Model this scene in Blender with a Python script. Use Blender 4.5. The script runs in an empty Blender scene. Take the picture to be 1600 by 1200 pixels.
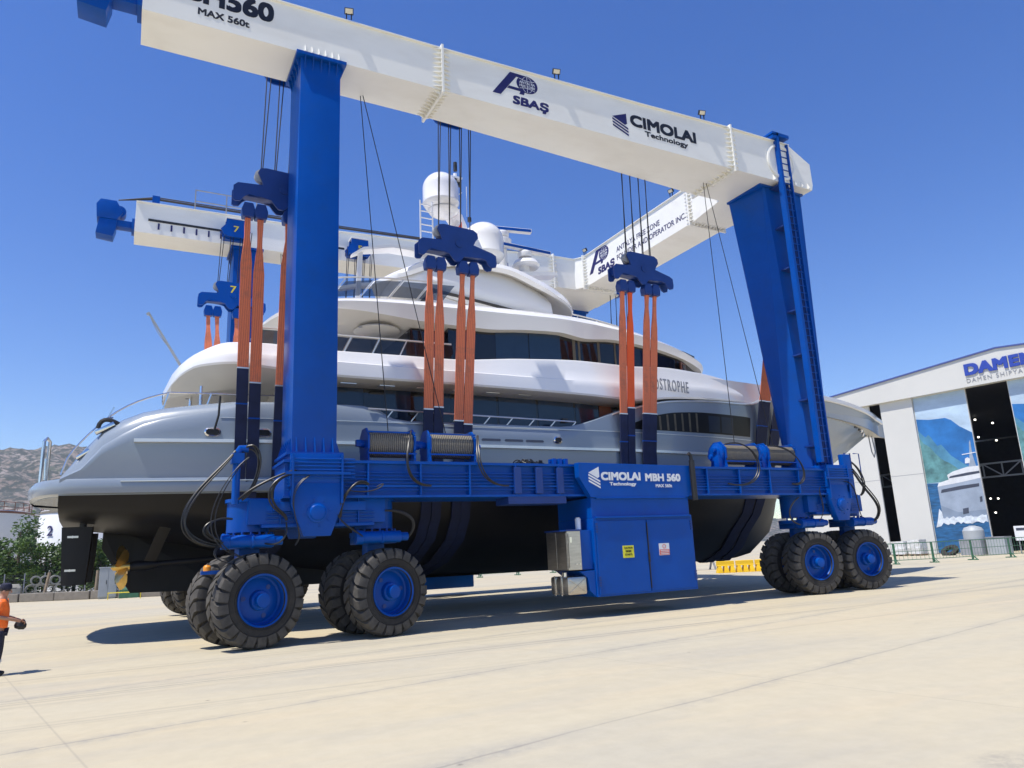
import bpy, bmesh, math, random
import numpy as np
from mathutils import Vector, Matrix
random.seed(7); np.random.seed(7)
R = math.radians
SC = bpy.context.scene
COL = SC.collection

# ------------------------------------------------------------------ camera
cd = bpy.data.cameras.new('camera'); cam = bpy.data.objects.new('camera', cd); COL.objects.link(cam)
cd.sensor_width = 36.0; cd.lens = 36.0 * 1132 / 1600; cd.clip_start = 0.1; cd.clip_end = 9000
_r = np.array([[0.8857352, 0.06577315, 0.4595074], [-0.46210847, 0.21860092, 0.85945878], [-0.04391942, -0.97359516, 0.22401686]])
cam.matrix_world = Matrix(((_r[0, 0], -_r[0, 1], -_r[0, 2], 0), (_r[1, 0], -_r[1, 1], -_r[1, 2], 0), (_r[2, 0], -_r[2, 1], -_r[2, 2], 1.95), (0, 0, 0, 1)))
SC.camera = cam

# ------------------------------------------------------------------ sky, sun, exposure
SUN = Vector((-0.44, -0.08, 1.0)).normalized()          # towards the sun
W = bpy.data.worlds.new('World'); SC.world = W; W.use_nodes = True
nt = W.node_tree; bg = nt.nodes['Background']
sky = nt.nodes.new('ShaderNodeTexSky'); sky.sky_type = 'NISHITA'; sky.sun_disc = False
sky.sun_elevation = math.asin(SUN.z); sky.sun_rotation = math.atan2(SUN.x, SUN.y)
sky.altitude = 0; sky.air_density = 1.0; sky.dust_density = 0.1; sky.ozone_density = 2.0
hs = nt.nodes.new('ShaderNodeHueSaturation'); hs.inputs['Saturation'].default_value = 1.33; hs.inputs['Hue'].default_value = 0.517   # the phone's vivid colour
nt.links.new(sky.outputs['Color'], hs.inputs['Color']); nt.links.new(hs.outputs['Color'], bg.inputs['Color']); bg.inputs['Strength'].default_value = 0.128
ld = bpy.data.lights.new('sun', 'SUN'); ld.energy = 4.2; ld.angle = R(0.53); ld.color = (1.0, 0.95, 0.87)
sun = bpy.data.objects.new('sun', ld); COL.objects.link(sun); sun.location = SUN * 200
sun.rotation_euler = SUN.to_track_quat('Z', 'Y').to_euler()
SC.view_settings.view_transform = 'Standard'; SC.view_settings.look = 'None'
SC.view_settings.exposure = 0.45; SC.view_settings.gamma = 1.0
SC.cycles.max_bounces = 6

# ------------------------------------------------------------------ materials
M = {}
def mat(name, col, rough=0.5, metal=0.0, var=0.12, scale=2.0, bump=0.0, bscale=30.0, coat=0.0, spec=0.5, dirt=None, stretch=(1, 1, 1), dscale=1.5, damt=0.5):
    m = bpy.data.materials.new(name); m.use_nodes = True; n = m.node_tree.nodes; l = m.node_tree.links
    b = n['Principled BSDF']; b.inputs['Roughness'].default_value = rough; b.inputs['Metallic'].default_value = metal
    b.inputs['Coat Weight'].default_value = coat; b.inputs['Coat Roughness'].default_value = 0.08
    b.inputs['Specular IOR Level'].default_value = spec
    tc = n.new('ShaderNodeTexCoord'); mp = n.new('ShaderNodeMapping'); mp.inputs['Scale'].default_value = stretch
    l.new(tc.outputs['Object'], mp.inputs['Vector'])
    nz = n.new('ShaderNodeTexNoise'); nz.inputs['Scale'].default_value = scale; nz.inputs['Detail'].default_value = 6; nz.inputs['Roughness'].default_value = 0.6
    l.new(mp.outputs['Vector'], nz.inputs['Vector'])
    mr = n.new('ShaderNodeMapRange'); mr.inputs['From Min'].default_value = 0.3; mr.inputs['From Max'].default_value = 0.7
    mr.inputs['To Min'].default_value = 1 - var; mr.inputs['To Max'].default_value = 1 + var
    l.new(nz.outputs['Fac'], mr.inputs['Value'])
    mx = n.new('ShaderNodeMix'); mx.data_type = 'RGBA'; mx.blend_type = 'MULTIPLY'; mx.inputs['Factor'].default_value = 1
    mx.inputs['A'].default_value = (*col, 1); l.new(mr.outputs['Result'], mx.inputs['B'])
    out = mx.outputs['Result']
    if dirt:
        n2 = n.new('ShaderNodeTexNoise'); n2.inputs['Scale'].default_value = dscale; n2.inputs['Detail'].default_value = 8; n2.inputs['Roughness'].default_value = 0.65
        l.new(mp.outputs['Vector'], n2.inputs['Vector'])
        r2 = n.new('ShaderNodeMapRange'); r2.inputs['From Min'].default_value = 0.48; r2.inputs['From Max'].default_value = 0.72; r2.inputs['To Max'].default_value = damt
        l.new(n2.outputs['Fac'], r2.inputs['Value'])
        m2 = n.new('ShaderNodeMix'); m2.data_type = 'RGBA'; m2.inputs['B'].default_value = (*dirt, 1)
        l.new(r2.outputs['Result'], m2.inputs['Factor']); l.new(out, m2.inputs['A']); out = m2.outputs['Result']
    l.new(out, b.inputs['Base Color'])
    if bump:
        n3 = n.new('ShaderNodeTexNoise'); n3.inputs['Scale'].default_value = bscale; n3.inputs['Detail'].default_value = 4
        l.new(tc.outputs['Object'], n3.inputs['Vector'])
        bp = n.new('ShaderNodeBump'); bp.inputs['Strength'].default_value = bump; bp.inputs['Distance'].default_value = 0.02
        l.new(n3.outputs['Fac'], bp.inputs['Height']); l.new(bp.outputs['Normal'], b.inputs['Normal'])
    M[name] = m; return m

BLUE = (0.0, 0.066, 0.35)
mat('blue_paint', BLUE, 0.30, var=0.08, scale=1.2, coat=0.0, spec=0.18, bump=0.03, bscale=6, dirt=(0.01, 0.06, 0.22), dscale=2.5, damt=0.35)
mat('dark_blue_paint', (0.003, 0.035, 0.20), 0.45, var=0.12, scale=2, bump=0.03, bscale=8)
mat('white_paint', (0.84, 0.83, 0.765), 0.42, var=0.035, scale=0.7, dirt=(0.72, 0.69, 0.61), dscale=0.9, damt=0.5, stretch=(0.5, 1, 1.6))
mat('gelcoat', (0.80, 0.80, 0.80), 0.2, var=0.02, scale=0.5, coat=0.5)
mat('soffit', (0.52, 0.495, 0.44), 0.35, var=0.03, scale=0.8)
mat('hull_paint', (0.235, 0.28, 0.335), 0.25, var=0.02, scale=0.4, coat=0.3)
mat('antifoul', (0.005, 0.0045, 0.005), 0.45, var=0.35, scale=1.0, spec=0.3, dirt=(0.012, 0.0105, 0.0095), dscale=0.8, damt=0.5, bump=0.05, bscale=4)
mat('chrome', (0.72, 0.72, 0.72), 0.18, 1.0, var=0.05)
mat('stainless', (0.50, 0.47, 0.43), 0.33, 1.0, var=0.12, scale=3, stretch=(1, 1, 6))
mat('silver_trim', (0.70, 0.69, 0.66), 0.3, 0.6, var=0.04)
mat('bronze', (0.60, 0.38, 0.10), 0.35, 0.85, var=0.2, scale=4)
mat('glass_side', (0.006, 0.007, 0.009), 0.35, spec=0.2)
mat('glass_side_blue', (0.014, 0.024, 0.045), 0.35, spec=0.2)
mat('glass_dark', (0.006, 0.007, 0.009), 0.06, var=0.1, spec=0.6)
mat('glass_blue', (0.014, 0.030, 0.058), 0.06, var=0.1, spec=0.5)
mat('hull_shadow_grey', (0.05, 0.055, 0.065), 0.5)
mat('black', (0.010, 0.010, 0.011), 0.5, var=0.2)
mat('unlit_interior', (0.02, 0.02, 0.022), 0.7, var=0.3)  # near-black colour stands in for the unlit inside of the hall
mat('curtain', (0.10, 0.085, 0.06), 0.8, var=0.2, scale=3)
mat('teak', (0.16, 0.045, 0.015), 0.4, var=0.25, scale=6, stretch=(1, 1, 0.2))
mat('rubber', (0.020, 0.018, 0.016), 0.8, var=0.25, scale=5, bump=0.25, bscale=40, dirt=(0.07, 0.06, 0.047), dscale=2.2, damt=0.5)
mat('rubber_tread', (0.065, 0.060, 0.053), 0.9, var=0.3, scale=6, bump=0.3, bscale=50, dirt=(0.14, 0.125, 0.10), dscale=2.5, damt=0.5)
mat('rubber_hose', (0.012, 0.012, 0.012), 0.4, var=0.2)
mat('wire_rope', (0.022, 0.020, 0.02), 0.55, 0.3, var=0.2, scale=20)
mat('navy_sleeve', (0.006, 0.013, 0.055), 0.75, var=0.3, scale=3, bump=0.2, bscale=25)
mat('navy_ink', (0.012, 0.010, 0.10), 0.5, var=0.05)
mat('black_ink', (0.008, 0.008, 0.012), 0.5, var=0.05)
mat('white_ink', (0.72, 0.74, 0.76), 0.5, var=0.05)
mat('yellow_ink', (0.75, 0.60, 0.05), 0.5, var=0.05)
mat('yellow_sign', (0.72, 0.68, 0.03), 0.45, var=0.05)
mat('red_sign', (0.65, 0.10, 0.07), 0.45, var=0.05)
mat('amber', (0.85, 0.30, 0.02), 0.3, var=0.05)
mat('lamp_glass', (0.75, 0.68, 0.52), 0.15, var=0.05)
mat('steel_grey', (0.30, 0.31, 0.33), 0.5, 0.2, var=0.15)
mat('panel', (0.62, 0.615, 0.575), 0.5, var=0.03, scale=0.3)
mat('panel_trim', (0.06, 0.09, 0.30), 0.5, var=0.1)
mat('sign_blue', (0.025, 0.06, 0.36), 0.45, var=0.05)
mat('sign_grey', (0.28, 0.29, 0.31), 0.5, var=0.05)
mat('concrete', (0.22, 0.195, 0.16), 0.9, var=0.25, scale=3, dirt=(0.13, 0.115, 0.095), bump=0.3)
mat('concrete_pipe', (0.33, 0.32, 0.27), 0.9, var=0.2, scale=3)
mat('cabinet_grey', (0.36, 0.39, 0.41), 0.5, var=0.05, scale=2)
mat('wood_post', (0.30, 0.23, 0.15), 0.85, var=0.25, scale=6)
mat('green_paint', (0.05, 0.16, 0.09), 0.5, var=0.15)
mat('yellow_plastic', (0.80, 0.50, 0.01), 0.45, var=0.08)
mat('yellow_steel', (0.70, 0.36, 0.02), 0.5, var=0.12)
mat('tank_white', (0.72, 0.73, 0.73), 0.5, var=0.04, scale=0.3)
mat('tank_cream', (0.60, 0.60, 0.58), 0.5, var=0.05, scale=0.3)
mat('bark', (0.13, 0.10, 0.07), 0.9, var=0.3, scale=8)
mat('film', (0.62, 0.63, 0.62), 0.25, var=0.2, scale=8)
mat('cloth_orange', (0.95, 0.17, 0.02), 0.75, var=0.1, scale=8, bump=0.2)
mat('cloth_navy', (0.012, 0.014, 0.035), 0.8, var=0.2, scale=8, bump=0.2)
mat('reflective', (0.62, 0.63, 0.64), 0.4, var=0.1)
mat('skin', (0.40, 0.20, 0.12), 0.5, var=0.08, scale=12)
mat('shoe', (0.015, 0.013, 0.012), 0.5, var=0.2)
mat('hair', (0.02, 0.015, 0.012), 0.6, var=0.3)
mat('flag_red', (0.75, 0.12, 0.05), 0.7, var=0.1)
mat('mural_sky', (0.42, 0.55, 0.68), 0.5, var=0.22, scale=0.25, stretch=(1, 1, 3))
mat('mural_blue', (0.02, 0.15, 0.42), 0.5, var=0.3, scale=0.6)
mat('mural_green', (0.10, 0.25, 0.26), 0.5, var=0.5, scale=1.2)
mat('mural_water', (0.02, 0.11, 0.26), 0.5, var=0.5, scale=1.2, stretch=(1, 1, 5))
mat('mural_haze', (0.07, 0.23, 0.36), 0.5, var=0.3, scale=0.8)
mat('mural_shade', (0.22, 0.28, 0.37), 0.5, var=0.15, scale=1)
mat('mural_foam', (0.62, 0.68, 0.74), 0.5, var=0.25, scale=3)
mat('mural_hull', (0.30, 0.36, 0.45), 0.5, var=0.12, scale=1)
mat('mural_white', (0.68, 0.70, 0.72), 0.5, var=0.1)
mat('mural_dark', (0.05, 0.06, 0.09), 0.5, var=0.2)

def tinted(name, col, a):
    m = mat(name, col, 0.05, var=0.05, spec=0.7); n = m.node_tree.nodes; l = m.node_tree.links
    t = n.new('ShaderNodeBsdfTransparent'); t.inputs['Color'].default_value = (0.72, 0.78, 0.85, 1); x = n.new('ShaderNodeMixShader'); x.inputs[0].default_value = a
    l.new(t.outputs[0], x.inputs[1]); l.new(n['Principled BSDF'].outputs[0], x.inputs[2]); l.new(x.outputs[0], n['Material Output'].inputs['Surface'])
tinted('glass_tint', (0.03, 0.045, 0.075), 0.72); tinted('glass_rail', (0.015, 0.018, 0.022), 0.88)
def emit(name, col, s):
    m = bpy.data.materials.new(name); m.use_nodes = True; n = m.node_tree.nodes
    b = n['Principled BSDF']; b.inputs['Emission Color'].default_value = (*col, 1); b.inputs['Emission Strength'].default_value = s
    M[name] = m
emit('lamp_lit', (1, 0.95, 0.85), 3)

def stripes(name, col, dark, period, axis, duty=0.5, rough=0.6, bump=0.6, ncol=None, nvar=0.3):
    """fine repeated ribs along one object axis: rope turns on a drum, weave of webbing"""
    m = bpy.data.materials.new(name); m.use_nodes = True; n = m.node_tree.nodes; l = m.node_tree.links
    b = n['Principled BSDF']; b.inputs['Roughness'].default_value = rough
    tc = n.new('ShaderNodeTexCoord'); wv = n.new('ShaderNodeTexWave'); wv.bands_direction = axis
    wv.inputs['Scale'].default_value = 1.0 / period * 0.314; wv.inputs['Distortion'].default_value = 0.6; wv.inputs['Detail'].default_value = 2; wv.inputs['Detail Scale'].default_value = 3
    l.new(tc.outputs['Object'], wv.inputs['Vector'])
    nz = n.new('ShaderNodeTexNoise'); nz.inputs['Scale'].default_value = 2.2; nz.inputs['Detail'].default_value = 8; nz.inputs['Roughness'].default_value = 0.7
    l.new(tc.outputs['Object'], nz.inputs['Vector'])
    mx = n.new('ShaderNodeMix'); mx.data_type = 'RGBA'; mx.inputs['A'].default_value = (*dark, 1); mx.inputs['B'].default_value = (*col, 1)
    l.new(wv.outputs['Fac'], mx.inputs['Factor'])
    m2 = n.new('ShaderNodeMix'); m2.data_type = 'RGBA'; m2.inputs['B'].default_value = (*(ncol or dark), 1)
    mr = n.new('ShaderNodeMapRange'); mr.inputs['From Min'].default_value = 0.5; mr.inputs['From Max'].default_value = 0.75; mr.inputs['To Max'].default_value = nvar
    l.new(nz.outputs['Fac'], mr.inputs['Value']); l.new(mr.outputs['Result'], m2.inputs['Factor']); l.new(mx.outputs['Result'], m2.inputs['A'])
    l.new(m2.outputs['Result'], b.inputs['Base Color'])
    bp = n.new('ShaderNodeBump'); bp.inputs['Strength'].default_value = bump; bp.inputs['Distance'].default_value = period * 0.3
    l.new(wv.outputs['Fac'], bp.inputs['Height']); l.new(bp.outputs['Normal'], b.inputs['Normal'])
    M[name] = m
stripes('drum_rope', (0.30, 0.26, 0.19), (0.07, 0.06, 0.045), 0.055, 'X', bump=1.0)
stripes('webbing_worn', (0.80, 0.22, 0.10), (0.62, 0.16, 0.078), 0.06, 'X', rough=0.85, bump=0.3, ncol=(0.24, 0.12, 0.09), nvar=0.65)
stripes('webbing_new', (0.95, 0.13, 0.025), (0.75, 0.09, 0.02), 0.035, 'Z', rough=0.8, bump=0.3, ncol=(0.5, 0.09, 0.04), nvar=0.4)

def ground_mat():
    m = bpy.data.materials.new('yard_concrete'); m.use_nodes = True; n = m.node_tree.nodes; l = m.node_tree.links
    b = n['Principled BSDF']; b.inputs['Roughness'].default_value = 0.85; b.inputs['Specular IOR Level'].default_value = 0.25
    tc = n.new('ShaderNodeTexCoord')
    def noise(scale, stretch, detail=8, rough=0.6, rot=0.0):
        mp = n.new('ShaderNodeMapping'); mp.inputs['Scale'].default_value = stretch; mp.inputs['Rotation'].default_value = (0, 0, rot)
        l.new(tc.outputs['Object'], mp.inputs['Vector'])
        t = n.new('ShaderNodeTexNoise'); t.inputs['Scale'].default_value = scale; t.inputs['Detail'].default_value = detail; t.inputs['Roughness'].default_value = rough
        l.new(mp.outputs['Vector'], t.inputs['Vector']); return t.outputs['Fac']
    def rng(v, a, bb, lo, hi):
        r = n.new('ShaderNodeMapRange'); r.inputs['From Min'].default_value = a; r.inputs['From Max'].default_value = bb
        r.inputs['To Min'].default_value = lo; r.inputs['To Max'].default_value = hi; l.new(v, r.inputs['Value']); return r.outputs['Result']
    def mix(f, a, c, mode='MIX'):
        x = n.new('ShaderNodeMix'); x.data_type = 'RGBA'; x.blend_type = mode
        if isinstance(f, float): x.inputs['Factor'].default_value = f
        else: l.new(f, x.inputs['Factor'])
        if isinstance(a, tuple): x.inputs['A'].default_value = (*a, 1)
        else: l.new(a, x.inputs['A'])
        if isinstance(c, tuple): x.inputs['B'].default_value = (*c, 1)
        else: l.new(c, x.inputs['B'])
        return x.outputs['Result']
    def math_(op, a, v):
        q = n.new('ShaderNodeMath'); q.operation = op
        for k, x in enumerate((a, v)):
            if isinstance(x, (int, float)): q.inputs[k].default_value = x
            else: l.new(x, q.inputs[k])
        return q.outputs[0]
    c = mix(rng(noise(0.10, (0.5, 1.1, 1), rot=0.2), 0.38, 0.62, 0, 1), (0.53, 0.455, 0.305), (0.495, 0.45, 0.335))
    c = mix(rng(noise(0.22, (0.35, 1.2, 1), 9, 0.65, 0.15), 0.46, 0.66, 0, 0.75), c, (0.40, 0.375, 0.31))     # worn grey swathes
    c = mix(rng(noise(0.3, (0.25, 1.5, 1), 9, 0.7, 0.1), 0.52, 0.72, 0, 0.5), c, (0.58, 0.48, 0.32))        # sand drift
    c = mix(rng(noise(3.0, (1, 1, 1), 8, 0.7), 0.3, 0.7, 0, 1), c, mix(1.0, c, (0.90, 0.90, 0.90), 'MULTIPLY'))
    c = mix(rng(noise(60, (1, 1, 1), 3), 0.64, 0.80, 0, 0.35), c, (0.25, 0.235, 0.2))
    # slabs: joints 4.1 m apart that run at eleven degrees to the hoist, smeared with grey filler
    sp = n.new('ShaderNodeSeparateXYZ'); mp = n.new('ShaderNodeMapping'); mp.inputs['Rotation'].default_value = (0, 0, R(-11.0))
    wob = n.new('ShaderNodeTexNoise'); wob.inputs['Scale'].default_value = 0.5; wob.inputs['Detail'].default_value = 6; l.new(tc.outputs['Object'], wob.inputs['Vector'])
    l.new(tc.outputs['Object'], mp.inputs['Vector']); l.new(mp.outputs['Vector'], sp.inputs['Vector'])
    def dist(sock, per, off): return math_('PINGPONG', math_('ADD', sock, off), per / 2)
    yj = math_('ADD', sp.outputs['Y'], math_('MULTIPLY', math_('SUBTRACT', wob.outputs['Fac'], 0.5), 0.16))
    dy = dist(yj, 4.1, -6.3); dx = dist(sp.outputs['X'], 8.2, -1.56)
    n1 = noise(0.45, (1, 1, 1), 6, 0.7); n2 = noise(5.0, (1, 1, 1), 6, 0.7)
    smear = math_('MULTIPLY', rng(dy, 0.02, 0.30, 1.0, 0.0), math_('MULTIPLY', rng(n1, 0.40, 0.62, 0.15, 1.0), rng(n2, 0.35, 0.62, 0.0, 0.75)))
    c = mix(smear, c, (0.30, 0.285, 0.25))
    c = mix(math_('MULTIPLY', rng(dy, 0.004, 0.035, 1.0, 0.0), rng(n1, 0.3, 0.6, 0.25, 0.7)), c, (0.25, 0.235, 0.20))
    c = mix(math_('MULTIPLY', rng(dx, 0.004, 0.02, 1.0, 0.0), 0.30), c, (0.24, 0.22, 0.19))
    # tyre tracks of the hoist along its line of travel
    sq = n.new('ShaderNodeSeparateXYZ'); l.new(tc.outputs['Object'], sq.inputs['Vector'])
    for y0_, w_, a_ in ((14.1, 0.55, 1.0), (15.6, 0.5, 0.6), (16.9, 0.6, 0.6), (11.9, 0.4, 0.4), (23.6, 0.9, 0.4), (34.6, 0.9, 0.45)):
        d_ = math_('ABSOLUTE', math_('SUBTRACT', math_('SUBTRACT', sq.outputs['Y'], math_('MULTIPLY', sq.outputs['X'], 0.03)), y0_), 0)
        tr_ = math_('MULTIPLY', rng(d_, 0.1, w_, a_, 0.0), rng(noise(2.2, (0.02, 3.0, 1), 8, 0.7, 0.03), 0.48, 0.66, 0.0, 1.0))
        c = mix(tr_, c, (0.25, 0.235, 0.20))
    # drops of oil, rust and grit
    vo = n.new('ShaderNodeTexVoronoi'); vo.inputs['Scale'].default_value = 0.9; vo.inputs['Randomness'].default_value = 1.0; l.new(tc.outputs['Object'], vo.inputs['Vector'])
    c = mix(math_('MULTIPLY', rng(vo.outputs['Distance'], 0.015, 0.045, 1.0, 0.0), rng(n2, 0.4, 0.6, 0.0, 0.8)), c, (0.16, 0.145, 0.125))
    vs = n.new('ShaderNodeTexVoronoi'); vs.inputs['Scale'].default_value = 0.28; l.new(tc.outputs['Object'], vs.inputs['Vector'])
    c = mix(math_('MULTIPLY', rng(vs.outputs['Distance'], 0.04, 0.12, 1.0, 0.0), rng(n2, 0.42, 0.6, 0.0, 0.6)), c, (0.27, 0.25, 0.215))
    l.new(c, b.inputs['Base Color'])
    bp = n.new('ShaderNodeBump'); bp.inputs['Strength'].default_value = 0.25; bp.inputs['Distance'].default_value = 0.01
    l.new(noise(25, (1, 1, 1), 6), bp.inputs['Height']); l.new(bp.outputs['Normal'], b.inputs['Normal'])
    M['yard_concrete'] = m
ground_mat()

# ------------------------------------------------------------------ mesh helpers
LOC = {}                                     # world position of each root / of the object that owns a part
class MB:
    def __init__(s): s.v = []; s.f = []; s.mi = []; s.cur = 0
    def add(s, vs, fs):
        o = len(s.v); s.v += [tuple(map(float, p)) for p in vs]; s.f += [tuple(i + o for i in f) for f in fs]; s.mi += [s.cur] * len(fs); return s
    def box(s, x0, x1, y0, y1, z0, z1):
        return s.add([(x, y, z) for z in (z0, z1) for y in (y0, y1) for x in (x0, x1)],
                     [(0, 2, 3, 1), (4, 5, 7, 6), (0, 1, 5, 4), (2, 6, 7, 3), (0, 4, 6, 2), (1, 3, 7, 5)])
    def obox(s, c, u, v, w):                 # oriented box: centre and three half-vectors
        c, u, v, w = map(Vector, (c, u, v, w))
        return s.add([c + a * u + b * v + d * w for d in (-1, 1) for b in (-1, 1) for a in (-1, 1)],
                     [(0, 2, 3, 1), (4, 5, 7, 6), (0, 1, 5, 4), (2, 6, 7, 3), (0, 4, 6, 2), (1, 3, 7, 5)])
    def prism(s, poly, axis, a, b):          # polygon in the plane across axis, swept a..b
        def P(p, t): return {'x': (t, p[0], p[1]), 'y': (p[0], t, p[1]), 'z': (p[0], p[1], t)}[axis]
        n = len(poly); vs = [P(p, a) for p in poly] + [P(p, b) for p in poly]
        return s.add(vs, [tuple(range(n)), tuple(range(2 * n - 1, n - 1, -1))] + [(i, (i + 1) % n, n + (i + 1) % n, n + i) for i in range(n)])
    def loft(s, secs, closed=True, cap=True):
        n = len(secs[0]); m = len(secs); vs = [p for q in secs for p in q]; fs = []
        for i in range(m - 1):
            for j in range(n if closed else n - 1):
                k = (j + 1) % n; fs.append((i * n + j, i * n + k, (i + 1) * n + k, (i + 1) * n + j))
        if cap and closed: fs += [tuple(range(n - 1, -1, -1)), tuple(range((m - 1) * n, m * n))]
        return s.add(vs, fs)
    def tube(s, pts, r, n=8, cap=True):
        pts = [Vector(p) for p in pts]; secs = []; up = None
        rs = r if isinstance(r, (list, tuple)) else [r] * len(pts)
        for i, p in enumerate(pts):
            t = (pts[min(i + 1, len(pts) - 1)] - pts[max(i - 1, 0)]).normalized()
            if up is None: up = Vector((0, 0, 1)) if abs(t.z) < 0.9 else Vector((1, 0, 0))
            a = t.cross(up).normalized(); b = a.cross(t).normalized(); up = b
            secs.append([p + (a * math.cos(k * 2 * math.pi / n) + b * math.sin(k * 2 * math.pi / n)) * rs[i] for k in range(n)])
        return s.loft(secs, True, cap)
    def bar(s, p, q, w, h=None):             # square bar between two points
        p, q = Vector(p), Vector(q); t = (q - p).normalized(); up = Vector((0, 0, 1)) if abs(t.z) < 0.9 else Vector((0, 1, 0))
        a = t.cross(up).normalized(); b = a.cross(t); h = h or w
        return s.obox((p + q) / 2, (q - p) / 2, a * w / 2, b * h / 2)
    def lathe(s, prof, c, ax, n=32, cap=True):   # profile (r, t) about an axis through c
        ax = Vector(ax).normalized(); up = Vector((0, 0, 1)) if abs(ax.z) < 0.9 else Vector((1, 0, 0))
        a = ax.cross(up).normalized(); b = ax.cross(a); c = Vector(c)
        return s.loft([[c + ax * t + (a * math.cos(k * 2 * math.pi / n) + b * math.sin(k * 2 * math.pi / n)) * max(r, 1e-4) for k in range(n)] for r, t in prof], True, cap)
    def cyl(s, p, q, r, n=20):
        p, q = Vector(p), Vector(q); return s.lathe([(r, 0), (r, (q - p).length)], p, q - p, n)
    def build(s, name, ms, parent=None, smooth=30, bevel=0.0, origin=None, kind=None):
        o0 = Vector(origin) if origin is not None else (LOC[parent.name] if parent else Vector((0, 0, 0)))
        me = bpy.data.meshes.new(name); me.from_pydata([Vector(p) - o0 for p in s.v], [], s.f)
        for mm in (ms if isinstance(ms, (list, tuple)) else [ms]): me.materials.append(M[mm])
        me.polygons.foreach_set('material_index', s.mi)
        bm = bmesh.new(); bm.from_mesh(me)
        bmesh.ops.recalc_face_normals(bm, faces=bm.faces)
        if bevel:
            es = [e for e in bm.edges if len(e.link_faces) == 2 and e.calc_face_angle(0) > R(35)]
            bmesh.ops.bevel(bm, geom=es, offset=bevel, segments=2, affect='EDGES', clamp_overlap=True, profile=0.6)
        bm.to_mesh(me); bm.free()
        if smooth:
            me.polygons.foreach_set('use_smooth', [True] * len(me.polygons)); me.set_sharp_from_angle(angle=R(smooth))
        ob = bpy.data.objects.new(name, me); COL.objects.link(ob)
        if parent: ob.parent = parent; ob.location = o0 - LOC[parent.name]
        else: ob.location = o0
        LOC[ob.name] = o0.copy()
        if kind: ob['kind'] = kind
        return ob

def build_each(mb, name, m, parent, **k):
    """one object for every loose piece that was collected in mb"""
    up = list(range(len(mb.v)))
    def root(i):
        while up[i] != i: up[i] = up[up[i]]; i = up[i]
        return i
    for f in mb.f:
        for i in f[1:]: up[root(i)] = root(f[0])
    groups = {}
    for f in mb.f: groups.setdefault(root(f[0]), []).append(f)
    out = []
    for fs in groups.values():
        ids = sorted({i for f in fs for i in f}); mp = {i: n for n, i in enumerate(ids)}; q = MB()
        q.add([mb.v[i] for i in ids], [tuple(mp[i] for i in f) for f in fs]); out.append(q.build(name, m, parent, **k))
    return out
def tag(o, label=None, cat=None, group=None):
    if label: o['label'] = label
    if cat: o['category'] = cat
    if group: o['group'] = group
    return o
def thing(name, loc, label, cat, group=None):
    o = bpy.data.objects.new(name, None); COL.objects.link(o); o.location = loc; LOC[o.name] = Vector(loc)
    o.empty_display_size = 0.3
    return tag(o, label, cat, group)
KIDS = {}
def kids(o): return [c for c in bpy.data.objects if c.parent == o]
def copy_tree(o, parent=None):
    c = o.copy(); COL.objects.link(c); c.parent = parent
    for k in kids(o): copy_tree(k, c)
    return c

def text_verts(body, bold=0.0, extrude=0.0, space=1.0):
    cu = bpy.data.curves.new('txt', 'FONT'); cu.body = body; cu.offset = bold; cu.extrude = extrude; cu.space_character = space; cu.resolution_u = 5
    ob = bpy.data.objects.new('txt', cu); COL.objects.link(ob); bpy.context.view_layer.update()
    me = bpy.data.meshes.new_from_object(ob.evaluated_get(bpy.context.evaluated_depsgraph_get()))
    vs = [v.co.copy() for v in me.vertices]; fs = [tuple(p.vertices) for p in me.polygons]
    bpy.data.objects.remove(ob); bpy.data.curves.remove(cu); bpy.data.meshes.remove(me)
    return vs, fs
def text_mb(mb, body, p0, u, v, w, h, bold=0.0, thick=0.006, slant=0.0, space=1.0):
    """letters fitted into a w x h field whose lower left corner is p0; u to the right, v up, standing proud by thick"""
    vs, fs = text_verts(body, 0.0, 0.5, space)
    x0 = min(a.x for a in vs); x1 = max(a.x for a in vs); y0 = min(a.y for a in vs); y1 = max(a.y for a in vs)
    p0, u, v = Vector(p0), Vector(u).normalized(), Vector(v).normalized(); nrm = u.cross(v)
    b = bold * h * 0.9; sx = (w - 2 * b) / (x1 - x0); sy = (h - 2 * b) / (y1 - y0)      # heavy letters: the outline struck several times, a hair apart in depth
    shifts = [(0, 0)] if bold < 0.008 else [(0, 0), (-1, -1), (1, 1), (-1, 1), (1, -1), (-1, 0), (1, 0)]
    for n_, (du, dv) in enumerate(shifts):
        t = thick + n_ * 0.0006
        mb.add([p0 + u * (b + du * b + (a.x - x0) * sx + slant * (a.y - y0) * sy) + v * (b + dv * b + (a.y - y0) * sy) + nrm * (t if a.z > 0 else t - thick * 0.85) for a in vs], fs)
    return mb
def flat_mb(mb, poly, p0, u, v, d0=0.002, d1=0.007):
    """a thin plate: polygon in (u, v) on the plane through p0"""
    p0, u, v = Vector(p0), Vector(u).normalized(), Vector(v).normalized(); nrm = u.cross(v); n = len(poly)
    return mb.add([p0 + u * a + v * b + nrm * d for d in (d0, d1) for a, b in poly], [tuple(range(n - 1, -1, -1)), tuple(range(n, 2 * n))] + [(i, (i + 1) % n, n + (i + 1) % n, n + i) for i in range(n)])

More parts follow.
